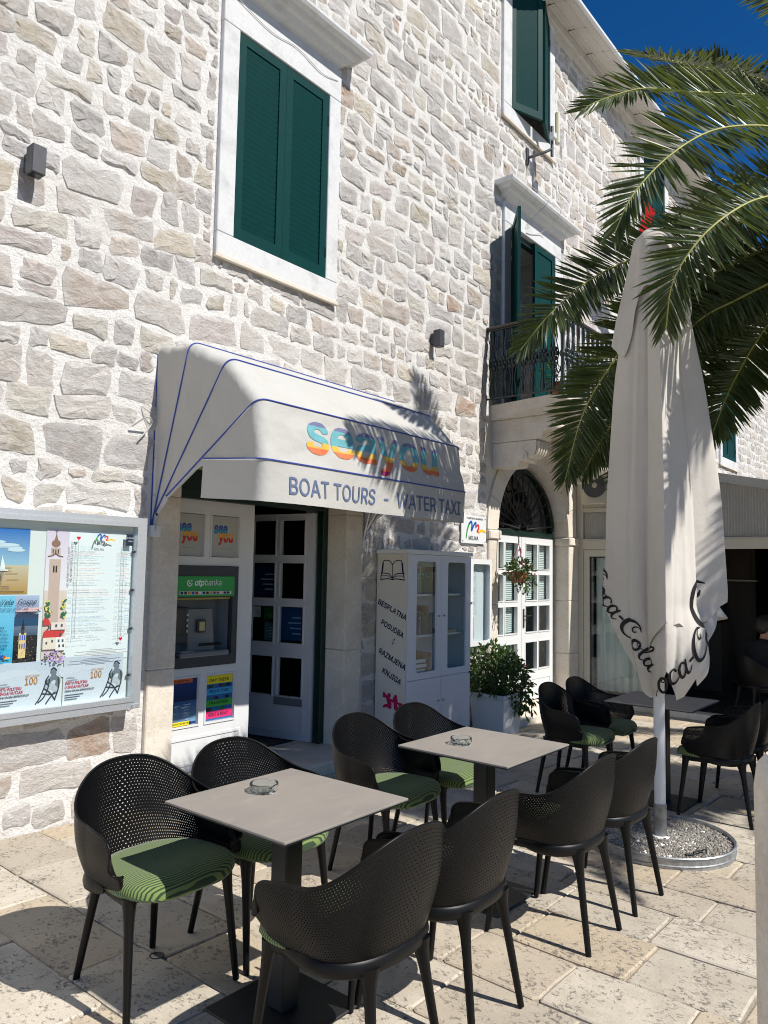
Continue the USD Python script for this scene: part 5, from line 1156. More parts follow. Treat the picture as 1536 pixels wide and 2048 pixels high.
# ================================================================== chairs
def chair_shell():
    NU, NVv = 128, 30
    def plan(s, w, yb, yf):          # s in [-1, 1]: left arm end, round the back, right arm end
        a = abs(s); sg = np.sign(s) if s != 0 else 1.
        k = .60
        if a < k:
            t = a/k*PI/2; e = .80
            return sg*w*math.sin(t)**e, yb*math.cos(t)**e
        return sg*w*(1+.02*math.sin((a-k)/(1-k)*PI)), (a-k)/(1-k)*yf
    us = np.linspace(-1, 1, 2*NU+1); T_, B_ = [], []
    for s in us:
        a = abs(s)
        x, y = plan(s, .236, -.180, .20); eb = max(0, (a-.84)/.16)
        B_.append((x, y-.035*eb**3, .425+.030*max(0, (a-.4)/.6)**1.5+.045*(1-math.sqrt(max(0, 1-eb*eb)))))
        x, y = plan(s, .286, -.240, .205); et = max(0, (a-.82)/.18)
        zt = .650+(.802-.650)*(.5+.5*math.cos(min(a/.62, 1)*PI))-.035*max(0, (a-.6)/.4)**1.4
        zt -= .085*(1-math.sqrt(max(0, 1-et*et)))
        T_.append((x, y-.05*et**3, zt))
    T_, B_ = np.array(T_), np.array(B_)
    vs = np.linspace(0, 1, 2*NVv+1)
    P = np.zeros((2*NVv+1, 2*NU+1, 3))
    for j, v in enumerate(vs):
        f = v; P[j] = B_*(1-f)+T_*f
        bulge = .018*math.sin(PI*v); c = P[j][:, :2]-np.array([0, -.02]); n = c/np.maximum(np.linalg.norm(c, axis=1, keepdims=True), 1e-6); P[j][:, :2] += n*bulge
        a = np.abs(us); e = np.clip((a-.86)/.14, 0, 1)          # front ends of the arms are rounded
        P[j][:, 1] += e*e*.012*math.sin(PI*v)
    # normals
    du = np.gradient(P, axis=1); dv = np.gradient(P, axis=0); N = np.cross(du, dv); N /= np.linalg.norm(N, axis=2, keepdims=True)+1e-12
    th = .0022
    mb = MB(); V, F = [], []
    idx = {}
    def vid(j, i, side):
        k = (j, i, side)
        if k not in idx: idx[k] = len(V); V.append(P[j, i]+(th if side else -th)*N[j, i])
        return idx[k]
    def bil(j, i):
        j = min(max(j, 0), 2*NVv-1e-6); i = min(max(i, 0), 2*NU-1e-6); j0, i0 = int(j), int(i); fj, fi = j-j0, i-i0
        g = lambda A: A[j0, i0]*(1-fj)*(1-fi)+A[j0+1, i0]*fj*(1-fi)+A[j0, i0+1]*(1-fj)*fi+A[j0+1, i0+1]*fj*fi
        return g(P), g(N)
    for r in range(NVv):
        sh_ = r % 2
        for c in range(NU):
            i0 = 2*c+sh_
            if i0+2 > 2*NU: continue
            j0 = 2*r
            ring = [(j0, i0), (j0, i0+1), (j0, i0+2), (j0+1, i0+2), (j0+2, i0+2), (j0+2, i0+1), (j0+2, i0), (j0+1, i0)]
            solid = r < 1 or r > NVv-2 or c < 1 or c > NU-2
            if solid:
                for sd in (0, 1):
                    q = [vid(j, i, sd) for j, i in ring]
                    cc_ = len(V); V.append(P[j0+1, i0+1]+(th if sd else -th)*N[j0+1, i0+1])
                    for m in range(8): F.append((q[m], q[(m+1) % 8], cc_) if sd else (q[(m+1) % 8], q[m], cc_))
                continue
            hs = []
            for sd in (0, 1):
                q = [vid(j, i, sd) for j, i in ring]; h = []
                for m in range(8):
                    an_ = (m-3.5+.0)*PI/4-PI/2+PI/8*1
                    an_ = -3*PI/4+m*PI/4
                    p_, n_ = bil(j0+1+.41*math.sin(an_), i0+1+.41*math.cos(an_)); h.append(len(V)); V.append(p_+(th if sd else -th)*n_)
                for m in range(8):
                    m2 = (m+1) % 8
                    f1, f2 = (q[m], q[m2], h[m2]), (q[m], h[m2], h[m])
                    F.extend([f1, f2] if sd else [f1[::-1], f2[::-1]])
                hs.append(h)
            for m in range(8):
                m2 = (m+1) % 8; F += [(hs[1][m], hs[1][m2], hs[0][m2]), (hs[1][m], hs[0][m2], hs[0][m])]
        if sh_:
            for i in (0, 2*NU-1):
                for sd in (0, 1):
                    q = [vid(2*r, i, sd), vid(2*r, i+1, sd), vid(2*r+2, i+1, sd), vid(2*r+2, i, sd)]
                    f1, f2 = (q[0], q[1], q[2]), (q[0], q[2], q[3]); F.extend([f1, f2] if sd else [f1[::-1], f2[::-1]])
    mb.add(np.array(V), np.array(F))
    # the thick rolled edge
    edge = np.vstack([P[::2, 0], P[-1, 1:-1:2], P[::-2, -1]])
    bottom = P[0, ::2]
    return mb, edge, bottom, P
shell, edge, bottom, SP = chair_shell()
cls = thing('cafe_chair', 'black perforated tub chair, leftmost, side-on to the front table with a sunlit green cushion', 'chair', rotz(PI, (1.766, -1.985, G(1.766))), group='black tub chairs at the cafe tables')
obj('shell', shell, M_['black'], cls, smooth=30)
def smooth_line(p, n): 
    d = np.r_[0, np.cumsum(np.linalg.norm(np.diff(p, axis=0), axis=1))]; t = np.linspace(0, d[-1], n); return np.stack([np.interp(t, d, p[:, k]) for k in range(3)], 1)
obj('rim', MB().tube(smooth_line(edge, 150), .0052, 6), M_['black'], cls, smooth=60)
# yoke under the shell, rails and seat pan
yk = MB(); yb = bottom[np.abs(np.linspace(-1, 1, len(bottom))) < .74].copy(); yb[:, 2] -= .006; yb[:, :2] *= 1.03
yk.tube(smooth_line(yb, 70), .019*np.sqrt(np.clip(np.sin(np.linspace(.03, PI-.03, 70))*3, .04, 1)), 8, sq=(.62, 1.3))
for sg in (-1, 1): yk.tube([(sg*.215, .172, .405), (sg*.20, 0, .408), (sg*.13, -.17, .405)], .014, 8)
fx, fy = .195, .165
yk.tube([(-fx, fy, .408), (0, fy+.01, .408), (fx, fy, .408)], .013, 8)
obj('seat_frame', yk, M_['black'], cls, smooth=60)
sp = Polygon([(p_[0]*1.0, p_[1]) for p_ in bottom[::4]]).buffer(-.01)
obj('seat', MB().ext(sp, .010, rotz(0, (0, 0, .413))), M_['black'], cls)
def leg(top, foot, front):
    t = np.linspace(0, 1, 12)[:, None]; top = np.array(top); foot = np.array(foot)
    p = top+(foot-top)*t; tt = t[:, 0]
    if not front: p[:, 1] += -.012*np.sin(PI*tt)*0
    r = .0125+.0055*(1-tt)+(.017 if not front else .010)*np.exp(-((tt)/.11)**1.2)
    mb = MB().tube(p, r, 10)
    return mb
for sg in (-1, 1):
    obj('leg', leg((sg*.210, .172, .425), (sg*.236, .225, .0), True), M_['black'], cls, smooth=60)
for sg in (-1, 1):
    obj('leg', leg((sg*.125, -.160, .415), (sg*.168, -.228, .0), False), M_['black'], cls, smooth=60)
# cushion
cu = MB(); NA = 48; a = np.arange(NA)*2*PI/NA
def cring(sc, z_, dy=0.):
    c, s = np.cos(a), np.sin(a); e = .62
    x = np.sign(c)*np.abs(c)**e*.232*sc; y = np.sign(s)*np.abs(s)**e*.205*sc+.062+dy
    x *= 1+.08*(y/.22)*(y > 0)-.32*np.clip(-y/.15, 0, 1)**1.5; return np.stack([x, y, np.full(NA, z_)-np.clip((y-.18)/.08, 0, 1)**2*.020], 1)
cu.rings(np.array([cring(.92, .424), cring(.99, .428), cring(1.02, .442), cring(1.0, .462), cring(.95, .474), cring(.75, .482), cring(.4, .478), cring(.05, .473)]), True, True)
obj('cushion', cu, M_['cushion'], cls, smooth=60)
GC = 'black tub chairs at the cafe tables'
NY, SY = -1.985, -2.905
for x, y, ang, lab in ((2.29, NY+.0, PI, 'black tub chair on the wall side of the front table, nearest the white shop front'),
    (1.90, SY, 0., 'black tub chair nearest the camera, back turned, at the front table'),
    (2.415, SY+.01, .02, 'black tub chair with back turned between the front table and the second table'),
    (3.235, NY+.06, PI+.03, 'black tub chair on the wall side of the second table, below the open shop door'),
    (3.775, NY+.07, PI-.02, 'black tub chair in front of the bookcase at the second table'),
    (3.285, SY-.01, .01, 'black tub chair with back turned at the middle of the second table'),
    (3.825, SY-.01, -.02, 'black tub chair with back turned just left of the parasol pole'),
    (5.45, NY, PI+.02, 'black tub chair in front of the arched door step at the third table'),
    (5.98, NY+.03, PI, 'black tub chair on the far side of the third table, half hidden by its neighbour'),
    (5.66, SY-.08, .0, 'black tub chair right of the parasol pole, back turned to the camera'),
    (6.20, SY-.06, .03, 'black tub chair partly cut by the right edge at the third table')):
    copy(cls, rotz(ang, (x, y, G(x))), lab)
# ================================================================== tables and ashtrays
def table(x, y, lab):
    t = thing('cafe_table', lab, 'table', rotz(0, (x, y, G(x))), group='square cafe tables')
    obj('table_top', MB().box(-.315, .315, -.315, .315, .7265, .735, .0015), M_['table'], t); obj('top_edge', MB().box(-.3135, .3135, -.3135, .3135, .7205, .7262, .001), M_['blackm'], t)
    obj('pedestal', MB().box(-.042, .042, -.042, .042, .012, .712, .006).box(-.16, .16, -.03, .03, .70, .7203, .004).box(-.03, .03, -.16, .16, .70, .7202, .004), M_['blackm'], t)
    obj('base_plate', MB().box(-.20, .20, -.20, .20, .002, .013, .004), M_['blackm'], t); return t
tb = table(1.99, -2.485, 'square greige cafe table in front, nearest the camera')
copy(tb, rotz(.0, (3.372, -2.472, G(3.372))), 'square greige cafe table in the middle, in front of the bookcase')
copy(tb, rotz(0, (5.73, -2.555, G(5.73))), 'square greige cafe table behind the parasol pole')
def ashtray(x, y, lab, cp=None):
    z = G(x)+.7352
    if cp is None:
        t = thing('ashtray', lab, 'ashtray', rotz(.3, (x, y, z)), group='glass ashtrays')
        prf = [(0, 0), (.048, 0), (.053, .006), (.055, .030), (.053, .034), (.049, .034), (.045, .029), (.042, .010), (.036, .007), (0, .0075)]
        mb = MB().lathe(prf, n=40); V, F = mb.mesh(); an_ = np.arctan2(V[:, 1], V[:, 0]); rad = np.hypot(V[:, 0], V[:, 1]); cut = (V[:, 2] > .025)*np.clip(np.cos(3*an_)*6-4.6, 0, 1); V[:, 2] -= cut*.007
        obj('bowl', (V, F), M_['glass'], t, smooth=35); return t
    return copy(cp, rotz(.9, (x, y, z)), lab)
as0 = ashtray(1.996, -2.343, 'round clear glass ashtray on the front table')
ashtray(3.295, -2.38, 'round clear glass ashtray on the middle table', as0)
ashtray(5.76, -2.50, 'round clear glass ashtray on the table behind the parasol pole', as0)
# ================================================================== folded parasol
UX, UY = 4.79, -2.862; UG = G(UX)
um = thing('parasol', 'folded off-white parasol with black script lettering on its hem', 'parasol', rotz(0, (UX, UY, 0)))
obj('pole', MB().lathe([(0, UG+.22), (.034, UG+.22), (.034, 3.80), (.02, 3.84), (0, 3.84)], n=24), M_['white'], um, smooth=40)
obj('sleeve', MB().lathe([(0, UG+.02), (.0385, UG+.02), (.0385, UG+.235), (.036, UG+.24), (0, UG+.24)], n=24), mat('weathered_steel', (.36, .35, .33), .5, .6, var=(18, (.22, .21, .19), .4, .65)), um, smooth=40)
obj('hub', MB().lathe([(0, 3.80), (.085, 3.80), (.09, 3.825), (.07, 3.85), (0, 3.86)], n=24), M_['canopy'], um, smooth=40)
TC = math.atan2(-1.69, -4.79)            # towards the street corner the picture was taken from; folds are laid out from here
def interp(z, tab): t = np.array(tab); return np.interp(z, t[:, 0], t[:, 1])
RT = [(.80, .12), (.88, .165), (1.0, .21), (1.12, .25), (1.3, .295), (1.5, .31), (2.09, .285), (2.75, .232), (3.26, .18), (3.53, .14), (3.78, .105), (3.83, .078), (3.85, .04)]
def fold(al, z, ph=0., amp=1.):
    """the hanging canvas: eight deep, uneven pleats that fan out downwards"""
    zz = np.clip((3.8-z)/2.4, 0, 1)
    warp = al+.18*np.sin(2*al+ph)+.10*np.sin(3*al+1.3+ph)+.05*np.sin(z*2.1+al)
    s = np.sin(4*warp+ph); k = np.sign(s)*np.abs(s)**.8
    k2 = np.abs(np.sin(4*warp+1.1+ph*.7))
    return 1+amp*(.05+.06*zz)*k+amp*(.03+.17*zz)*(k2-.64)+.03*np.sin(9*warp+2.2+ph+z)*zz+.012*np.sin(17*al+z*2)*zz
def canopy(al, z, ph=0., amp=1., sc=1., off=0.):
    al = np.asarray(al, float); z = np.asarray(z, float)
    low = np.clip((1.42-z)/.4, 0, 1); q_ = al-.10; sqr = 1.13*(np.abs(np.cos(q_))+np.abs(np.sin(q_)))**-.85
    zz = np.clip((3.7-z)/.8, 0, 1); r = interp(z, RT)*sc*(1+(sqr-1)*zz)*fold(al, z, ph, amp)*(1+.85*low*np.clip(np.sin(al), 0, 1)+.06*low)*(1-.15*np.clip(-np.sin(al), 0, 1)*np.clip((2.9-z)/1.2, 0, 1))+off
    return np.stack([r*np.cos(TC+al), r*np.sin(TC+al), z], -1)
NAl = 220
al = np.linspace(-PI, PI, NAl, endpoint=False)
hem1 = lambda a: interp(a, [(-PI, 1.25), (-2.2, 1.40), (-1.6, 1.50), (-1.25, 1.27), (-1.0, 1.10), (-.8, .97), (-.62, .885), (-.45, .86), (-.2, .86), (0, .92), (.14, 1.05), (.30, .95), (.46, .865), (.66, .89), (.80, 1.0), (.95, .95), (1.15, 1.07), (1.35, 1.22), (1.6, 1.36), (2.3, 1.3), (PI, 1.25)])
def sheet_mesh(hem, ztop, a0, a1, ph, amp, sc, n, nz, closed, extra=0.):
    A = np.linspace(a0, a1, n, endpoint=not closed); R = []
    for k in range(nz+1):
        t = k/nz; z = ztop*(1-t)+hem(A)*t
        P = canopy(A, z, ph, amp, sc)
        if extra: P[:, :2] *= (1+extra*np.clip((t-.8)/.2, 0, 1)*np.sin(A*5+1))[:, None]
        R.append(P)
    return MB().rings(np.array(R), closed)
obj('canopy', sheet_mesh(hem1, 3.62, -PI, PI, 0., 1., 1., NAl, 70, True), M_['canopy'], um, smooth=70)
hem2 = lambda a: interp(a, [(-.30, 1.15), (-.10, 1.235), (.10, 1.335), (.22, 1.37)])
obj('outer_flap', sheet_mesh(hem2, 3.3, -.28, .20, .0, 1., 1.075, 60, 60, False, .01), M_['canopy'], um, smooth=70)
hem4 = lambda a: interp(a, [(.05, 1.30), (.35, 1.33), (.60, 1.28), (.85, 1.22), (1.05, 1.27), (1.35, 1.34), (1.7, 1.46), (2.2, 1.5)])
obj('outer_flap', sheet_mesh(hem4, 3.3, .06, 2.1, .7, 1.1, 1.03, 110, 60, False, .03), M_['canopy'], um, smooth=70)
hem3 = lambda a: 3.26+.17*np.cos(a*3+.8)-.16*np.exp(-((a+.95)/.28)**2)+.10*np.exp(-((a-.35)/.3)**2)
obj('vent_cap', sheet_mesh(hem3, 3.845, -PI, PI, 2.1, .75, 1.20, NAl, 24, True, .05), M_['canopy'], um, smooth=70)
strap = []
# script lettering printed on the hem
def script():
    L = {}
    L['C'] = [[(.80, .74, .015), (.72, .62, .035), (.60, .66, .035), (.60, .84, .03), (.74, .95, .02), (.92, .90, .015)], [(.92, .90, .015), (.70, 1.02, .03), (.42, .98, .055), (.16, .74, .085), (.06, .42, .095), (.14, .12, .075), (.36, -.02, .05), (.62, .04, .035), (.84, .22, .02)]]
    L['o'] = [[(.30, .52, .04), (.10, .40, .065), (.06, .18, .065), (.20, .0, .045), (.40, .10, .055), (.46, .32, .055), (.34, .50, .04), (.26, .42, .02), (.34, .34, .02), (.62, .42, .02)]]
    L['c'] = [[(.42, .40, .045), (.36, .50, .03), (.20, .48, .045), (.07, .28, .065), (.12, .06, .055), (.28, .0, .04), (.50, .14, .02)]]
    L['a'] = [[(.40, .42, .04), (.26, .52, .035), (.10, .36, .06), (.07, .14, .06), (.18, .0, .045), (.34, .14, .04), (.44, .46, .04)], [(.46, .52, .045), (.40, .22, .06), (.42, .04, .055), (.54, .0, .03), (.68, .16, .018)]]
    L['l'] = [[(.06, .16, .018), (.26, .56, .03), (.36, .92, .04), (.28, 1.05, .035), (.18, .86, .05), (.12, .40, .065), (.14, .10, .06), (.26, .0, .035), (.42, .14, .018)]]
    L['-'] = [[(.04, .36, .05), (.20, .38, .05)]]
    return {k: unary_union([stroke(q, 7) for q in v]) for k, v in L.items()}
SC_ = script(); ADV = {'C': .92, 'o': .56, 'c': .46, 'a': .62, 'l': .38, '-': .30}
def word(w):
    x = 0; g = []
    for ch in w: g.append(affinity.translate(SC_[ch], x)); x += ADV[ch]
    return affinity.skew(unary_union(g), 14, 0, origin=(0, 0)), x
CC, ccw = word('Coca-Cola')
def drape_word(mb, size, a_mid, z_mid, rot, fn, mirror=False, sub=.012, clip=None):
    g = affinity.translate(CC, -ccw/2, -.45); g = affinity.scale(g, size, size, origin=(0, 0)); g = affinity.rotate(g, rot, origin=(0, 0))
    if clip is not None: g = g.intersection(clip)
    draped(g, lambda p: fn(a_mid+p[:, 0]/.33, z_mid+p[:, 1]), lin(26, 24, 24), mb, sub)
tx = MB()
f1 = lambda a, z: canopy(a, z, 0., 1., 1., .005)
f2 = lambda a, z: canopy(a, z, .7, 1.1, 1.03, .006)
drape_word(tx, .155, -1.03, 1.36, -46, f1, clip=sbox(-.16, -.36, .40, .30))
drape_word(tx, .155, .55, 1.12, 38, f1, clip=sbox(-.22, -.24, .26, .22))
obj('lettering', tx, M_['print'], um, color=True, label='black script lettering on the lower hem')
tx = MB()
g = affinity.rotate(affinity.scale(affinity.translate(SC_['C'], -.45, -.45), .25, .25, origin=(0, 0)), 12, origin=(0, 0))
draped(g, lambda p: f2(1.12+p[:, 0]/.33, 1.43+p[:, 1]), lin(26, 24, 24), tx, .012)
obj('lettering', tx, M_['print'], um, color=True, label='large black script letters on the right flap')
# base
ub = thing('gravel_tray', 'round galvanised tray of gravel weighing down the parasol pole', 'gravel tray', rotz(0, (UX-.03, UY-.01, UG)))
RB = .415
obj('ring', MB().lathe([(RB, .0), (RB+.004, .0), (RB+.004, .022), (RB+.010, .026), (RB+.004, .03), (RB+.004, .062), (RB+.012, .068), (RB+.006, .074), (RB-.004, .07), (RB-.004, .0)], n=72), M_['steel'], ub, smooth=40)
obj('tray', MB().lathe([(0, .006), (RB-.006, .006), (RB-.006, .046), (0, .052)], n=48), M_['gravel'], ub, color=True)
r_ = np.random.default_rng(5); n = 5200; ico = trimesh.creation.icosphere(0, 1.0)
rad = RB*np.sqrt(r_.random(n))*.97; th = r_.random(n)*2*PI; s = r_.uniform(.0045, .0105, (n, 1, 1))
keep = rad > .05; rad, th, s = rad[keep], th[keep], s[keep]; n = len(rad)
V = ico.vertices[None]*s*r_.uniform(.6, 1.25, (n, 1, 3))*r_.uniform(.85, 1.15, (n, len(ico.vertices), 1))
V = V+np.stack([rad*np.cos(th), rad*np.sin(th), .047+r_.random(n)*.005], 1)[:, None]
gm = MB(); cc_ = np.repeat(np.array([(.30, .275, .24), (.22, .20, .175), (.35, .33, .29), (.15, .14, .125), (.28, .24, .19)])[r_.integers(5, size=n)], len(ico.vertices), 0)
gm.add(V.reshape(-1, 3), (np.arange(n)[:, None, None]*len(ico.vertices)+ico.faces[None]).reshape(-1, 3)); gm.C[-1] = cc_
obj('gravel', gm, M_['gravel'], ub, color=True, kind='stuff')
obj('handle', MB().tube([(-.21, -.26, .05), (-.21, -.26, .075), (-.11, -.30, .075), (-.11, -.30, .05)], .005, 6).bar((-.235, -.225, .062), (-.21, -.262, .062), .02, .006), M_['blackm'], ub)

# ================================================================== palm tree
pt = thing('palm_tree', 'date palm with long arching fronds reaching in from the right', 'palm tree', np.eye(4))
PC = np.array([6.95, -3.78, 4.15])
tr_ = []
for k in range(22):
    z = G(6.9)-.1+k*.205; r = .25+.03*(k % 2)+.10*math.exp(-k/3)+(.05 if k > 18 else 0); tr_.append((r, z))
obj('trunk', MB().lathe([(0, tr_[0][1])]+tr_+[(0, PC[2]+.12)], (PC[0], PC[1], 0), 20), M_['bark'], pt, smooth=30)
obj('crown_shaft', MB().lathe([(0, 3.7), (.30, 3.72), (.38, 3.95), (.33, 4.2), (.2, 4.4), (0, 4.5)], (PC[0], PC[1], 0), 18), M_['rachis'], pt, smooth=30)
def frond(pts, seed, L0=.36, nl=200, t0=.08, droop=.10, spread=1.0, hint=None):
    r = np.random.default_rng(seed); C = smooth_line(cat_rom(np.array(pts), 14), 120); tt = np.linspace(0, 1, 120)
    fr = thing('frond', parent=pt)
    obj('rachis', MB().tube(C, np.interp(tt, [0, .12, .5, 1], [.032, .021, .0135, .004]), 6, sq=(1, .75)), M_['rachis'], fr, smooth=60)
    Tn = np.gradient(C, axis=0); Tn /= np.linalg.norm(Tn, axis=1, keepdims=True)
    S = np.cross(Tn, np.array(hint if hint is not None else (0, 0, 1.), float)); S /= np.linalg.norm(S, axis=1, keepdims=True)+1e-9; U = np.cross(S, Tn)
    mb = MB()
    for side in (-1, 1):
        t = t0+(1-t0)*(np.arange(nl)+.5*(side > 0)+r.uniform(-.2, .2, nl))/nl; t = np.clip(t, 0, .999)
        I = lambda A: np.stack([np.interp(t, tt, A[:, k]) for k in range(3)], 1)
        P, T1, S1, U1 = I(C), I(Tn), I(S), I(U)
        ln = L0*np.interp(t, [0, .14, .3, .6, .85, .95, 1], [.35, .55, 1., 1., .80, .55, .34])*r.uniform(.88, 1.1, nl)
        ang = np.interp(t, [0, .5, .85, 1], [1.25, 1.18, 1.02, .40])+r.uniform(-.09, .09, nl)
        up_ = .16+r.uniform(-.18, .22, nl)
        D = S1*(side*np.sin(ang)*np.cos(up_)*spread)[:, None]+T1*np.cos(ang)[:, None]+U1*(np.sin(ang)*np.sin(up_))[:, None]; D /= np.linalg.norm(D, axis=1, keepdims=True)
        W = np.cross(D, U1+.35*r.normal(size=(nl, 3))); W /= np.linalg.norm(W, axis=1, keepdims=True); Nn = np.cross(W, D)
        w = (.0135*np.interp(t, [0, .2, .8, 1], [.5, 1, .95, .6]))[:, None]; l = ln[:, None]; g = np.array([0, 0, -1.])
        m1 = P+D*l*.38+g*l*droop*.06; m2 = P+D*l*.72+g*l*droop*.20; tip = P+D*l*.99+g*l*droop*.42
        V = np.stack([P+W*w*.45, P-W*w*.45, m1+W*w, m1-Nn*w*.7, m1-W*w, m2+W*w*.72, m2-Nn*w*.5, m2-W*w*.72, tip], 1).reshape(-1, 3)
        b = np.arange(nl)[:, None]*9; q = [(0, 3, 2), (0, 1, 3), (1, 4, 3), (2, 3, 6), (2, 6, 5), (3, 4, 7), (3, 7, 6), (5, 6, 8), (6, 7, 8)]
        mb.add(V, np.vstack([b+np.array([x]) for x in q]))
    obj('leaflets', mb, M_['leaf'], fr, kind='stuff')
R0 = PC+np.array([-.15, 0, .1])
FR = [  # fronds seen in the picture
    [R0, (6.5, -3.62, 5.0), (5.9, -3.33, 5.27), (5.37, -3.0, 5.25), (4.86, -2.7, 5.2)],
    [R0, (6.2, -3.75, 4.55), (5.3, -3.72, 4.42), (4.44, -3.63, 4.11), (3.95, -3.48, 3.91), (3.61, -3.36, 3.66), (3.42, -3.25, 3.42), (3.37, -3.18, 3.24)],
    [R0, (6.2, -3.55, 4.85), (5.55, -3.40, 4.92), (5.09, -3.24, 4.80), (4.72, -3.09, 4.68), (4.36, -2.95, 4.57), (4.11, -2.79, 4.43), (4.03, -2.71, 4.36)],
    [R0, (6.2, -3.78, 4.2), (5.2, -3.76, 4.02), (4.25, -3.66, 3.62), (3.94, -3.57, 3.45), (3.74, -3.46, 3.26), (3.67, -3.35, 3.05), (3.76, -3.28, 2.85)],
    [R0, (6.3, -3.4, 4.40), (5.65, -2.9, 4.14), (5.19, -2.62, 3.89), (4.88, -2.38, 3.67), (4.63, -2.2, 3.39), (4.52, -2.03, 3.14)],
    [R0, (6.3, -3.35, 4.18), (5.75, -2.95, 3.85), (5.34, -2.6, 3.46), (5.11, -2.43, 3.1), (5.01, -2.26, 2.74), (4.96, -2.15, 2.28)],
    [R0, (6.4, -3.3, 4.05), (5.95, -2.95, 3.72), (5.57, -2.7, 3.28), (5.32, -2.49, 2.88), (5.21, -2.32, 2.59), (5.15, -2.20, 2.34)],
    [R0, (6.4, -3.6, 4.02), (5.95, -3.42, 3.80), (5.67, -3.16, 3.60), (5.48, -2.92, 3.42), (5.36, -2.71, 3.10), (5.32, -2.6, 2.85)],
    [R0, (6.55, -3.45, 3.98), (6.2, -3.32, 3.66), (6.0, -3.16, 3.32), (5.88, -3.02, 2.98), (5.80, -2.92, 2.66)],
    [R0, (6.45, -3.2, 3.95), (6.0, -2.85, 3.55), (5.62, -2.68, 2.98), (5.40, -2.53, 2.52), (5.33, -2.42, 1.98)],
    [R0, (6.5, -3.5, 4.9), (6.35, -3.0, 5.6), (6.15, -2.7, 5.75), (5.9, -2.45, 5.7)],
    [R0, (6.6, -3.65, 5.2), (6.4, -3.55, 6.1), (6.05, -3.45, 6.35), (5.6, -3.30, 6.40)],
    [R0, (6.75, -3.8, 5.3), (6.5, -3.9, 6.1), (6.1, -3.95, 6.6), (5.7, -3.95, 6.75)],
    [R0, (6.9, -3.6, 5.4), (6.8, -3.4, 6.2), (6.6, -3.1, 6.6), (6.35, -2.85, 6.7)],
    [R0, (6.3, -4.2, 4.9), (5.6, -4.6, 4.9), (5.0, -4.9, 4.5), (4.6, -5.1, 3.9)],
    [R0, (6.2, -4.0, 4.5), (5.5, -4.2, 4.35), (4.9, -4.35, 3.9), (4.6, -4.42, 3.3)],
    [R0, (6.5, -4.4, 4.9), (6.0, -5.0, 5.0), (5.5, -5.5, 4.7), (5.1, -5.8, 4.1)],
    [R0, (6.6, -3.85, 5.0), (6.2, -3.9, 5.5), (5.8, -3.95, 5.6), (5.4, -4.0, 5.4)],
    [R0, (6.5, -3.9, 4.6), (6.0, -4.0, 4.75), (5.5, -4.1, 4.6), (5.1, -4.15, 4.2)],
    [R0, (6.75, -4.0, 5.1), (6.55, -4.2, 5.9), (6.3, -4.35, 6.3), (6.0, -4.45, 6.4)],
    [R0, (6.9, -3.9, 5.2), (6.85, -4.0, 6.0), (6.75, -4.05, 6.6), (6.6, -4.1, 6.8)]]
HT = {0: (-.5, -.3, .8), 1: (-.75, -.45, .30), 2: (-.7, -.45, .45), 3: (-.78, -.45, .30), 4: (-.75, -.45, .35), 5: (-.75, -.5, .35), 6: (-.75, -.5, .35), 7: (-.7, -.4, .5), 8: (-.7, -.5, .4), 9: (-.75, -.5, .35)}
for k, f in enumerate(FR): frond(f, 30+k, hint=HT.get(k))
for k in range(17):       # the rest of the crown, beyond the picture's right edge
    a = -1.35+k*.29 if k < 12 else .1+(k-12)*.55; el = [1.0, .55, .8, .3][k % 4]; Lf = 2.9
    d = np.array([math.cos(a), math.sin(a), 0]); P = [PC+d*.1]
    for s_ in (.25, .5, .75, 1.0): P.append(PC+d*Lf*s_*math.cos(el*.8)+np.array([0, 0, Lf*(math.sin(el)*s_*1.15-.75*s_*s_)]))
    if d[1] > -.25: continue
    frond(P, 80+k)

Mp = np.eye(4); Mp[:3, :3] = rotz(-1.05)[:3, :3]; Mp[:3, 3] = np.array([7.0, -7.3, PC[2]-.1])-Mp[:3, :3] @ PC
copy(pt, Mp, 'second date palm further along the promenade, shading the paving at right')
# ================================================================== flag, bollard
fl = thing('flag', 'limp red, white and blue flag on a slanting white pole above the balcony', 'flag')
q0, q1 = np.array([11.24, -.02, 5.46]), np.array([10.2, -.86, 7.0])
obj('pole', MB().tube([q0, q1], .018, 8).lathe([(0, 0), (.03, 0), (.035, .03), (0, .06)], q1, 10), M_['white'], fl, smooth=40)
NS, ND = 40, 16; Vv, Cc = [], []
for i in range(NS+1):
    s_ = i/NS; B = q1+(q0-q1)*(.01+.72*s_)
    for j in range(ND+1):
        d_ = j/ND; Vv.append(B+np.array([.08*math.sin(5*d_+s_*4)*d_-.10*d_, .06*math.sin(7*d_+3*s_)*d_-.16*d_+.10*d_*s_, -.50*d_*(1-.15*s_)]))
        Cc.append(lin(205, 20, 30) if s_ < .36 else (lin(235, 235, 235) if s_ < .68 else lin(18, 60, 160)))
ii, jj = np.meshgrid(np.arange(NS), np.arange(ND), indexing='ij'); w_ = ND+1
fm = MB().add(np.array(Vv), np.stack([ii*w_+jj, ii*w_+jj+1, (ii+1)*w_+jj+1, (ii+1)*w_+jj], -1).reshape(-1, 4)); fm.C[-1] = np.array(Cc)
obj('cloth', fm, M_['flag'], fl, color=True)
bo = thing('bollard', 'pale stone post with a rounded top at the right edge, nearest the camera', 'post', rotz(0, (1.952, -4.165, G(1.95))))
obj('shaft', MB().lathe([(0, 0), (.092, 0), (.086, .30), (.083, .80), (.082, 1.10), (.075, 1.15), (.055, 1.175), (.0, 1.185)], n=32), M_['lime2'], bo, smooth=35)
obj('foot', MB().lathe([(.093, 0), (.115, 0), (.115, .05), (.105, .06), (.093, .06)], n=32), M_['lime2'], bo, smooth=35)
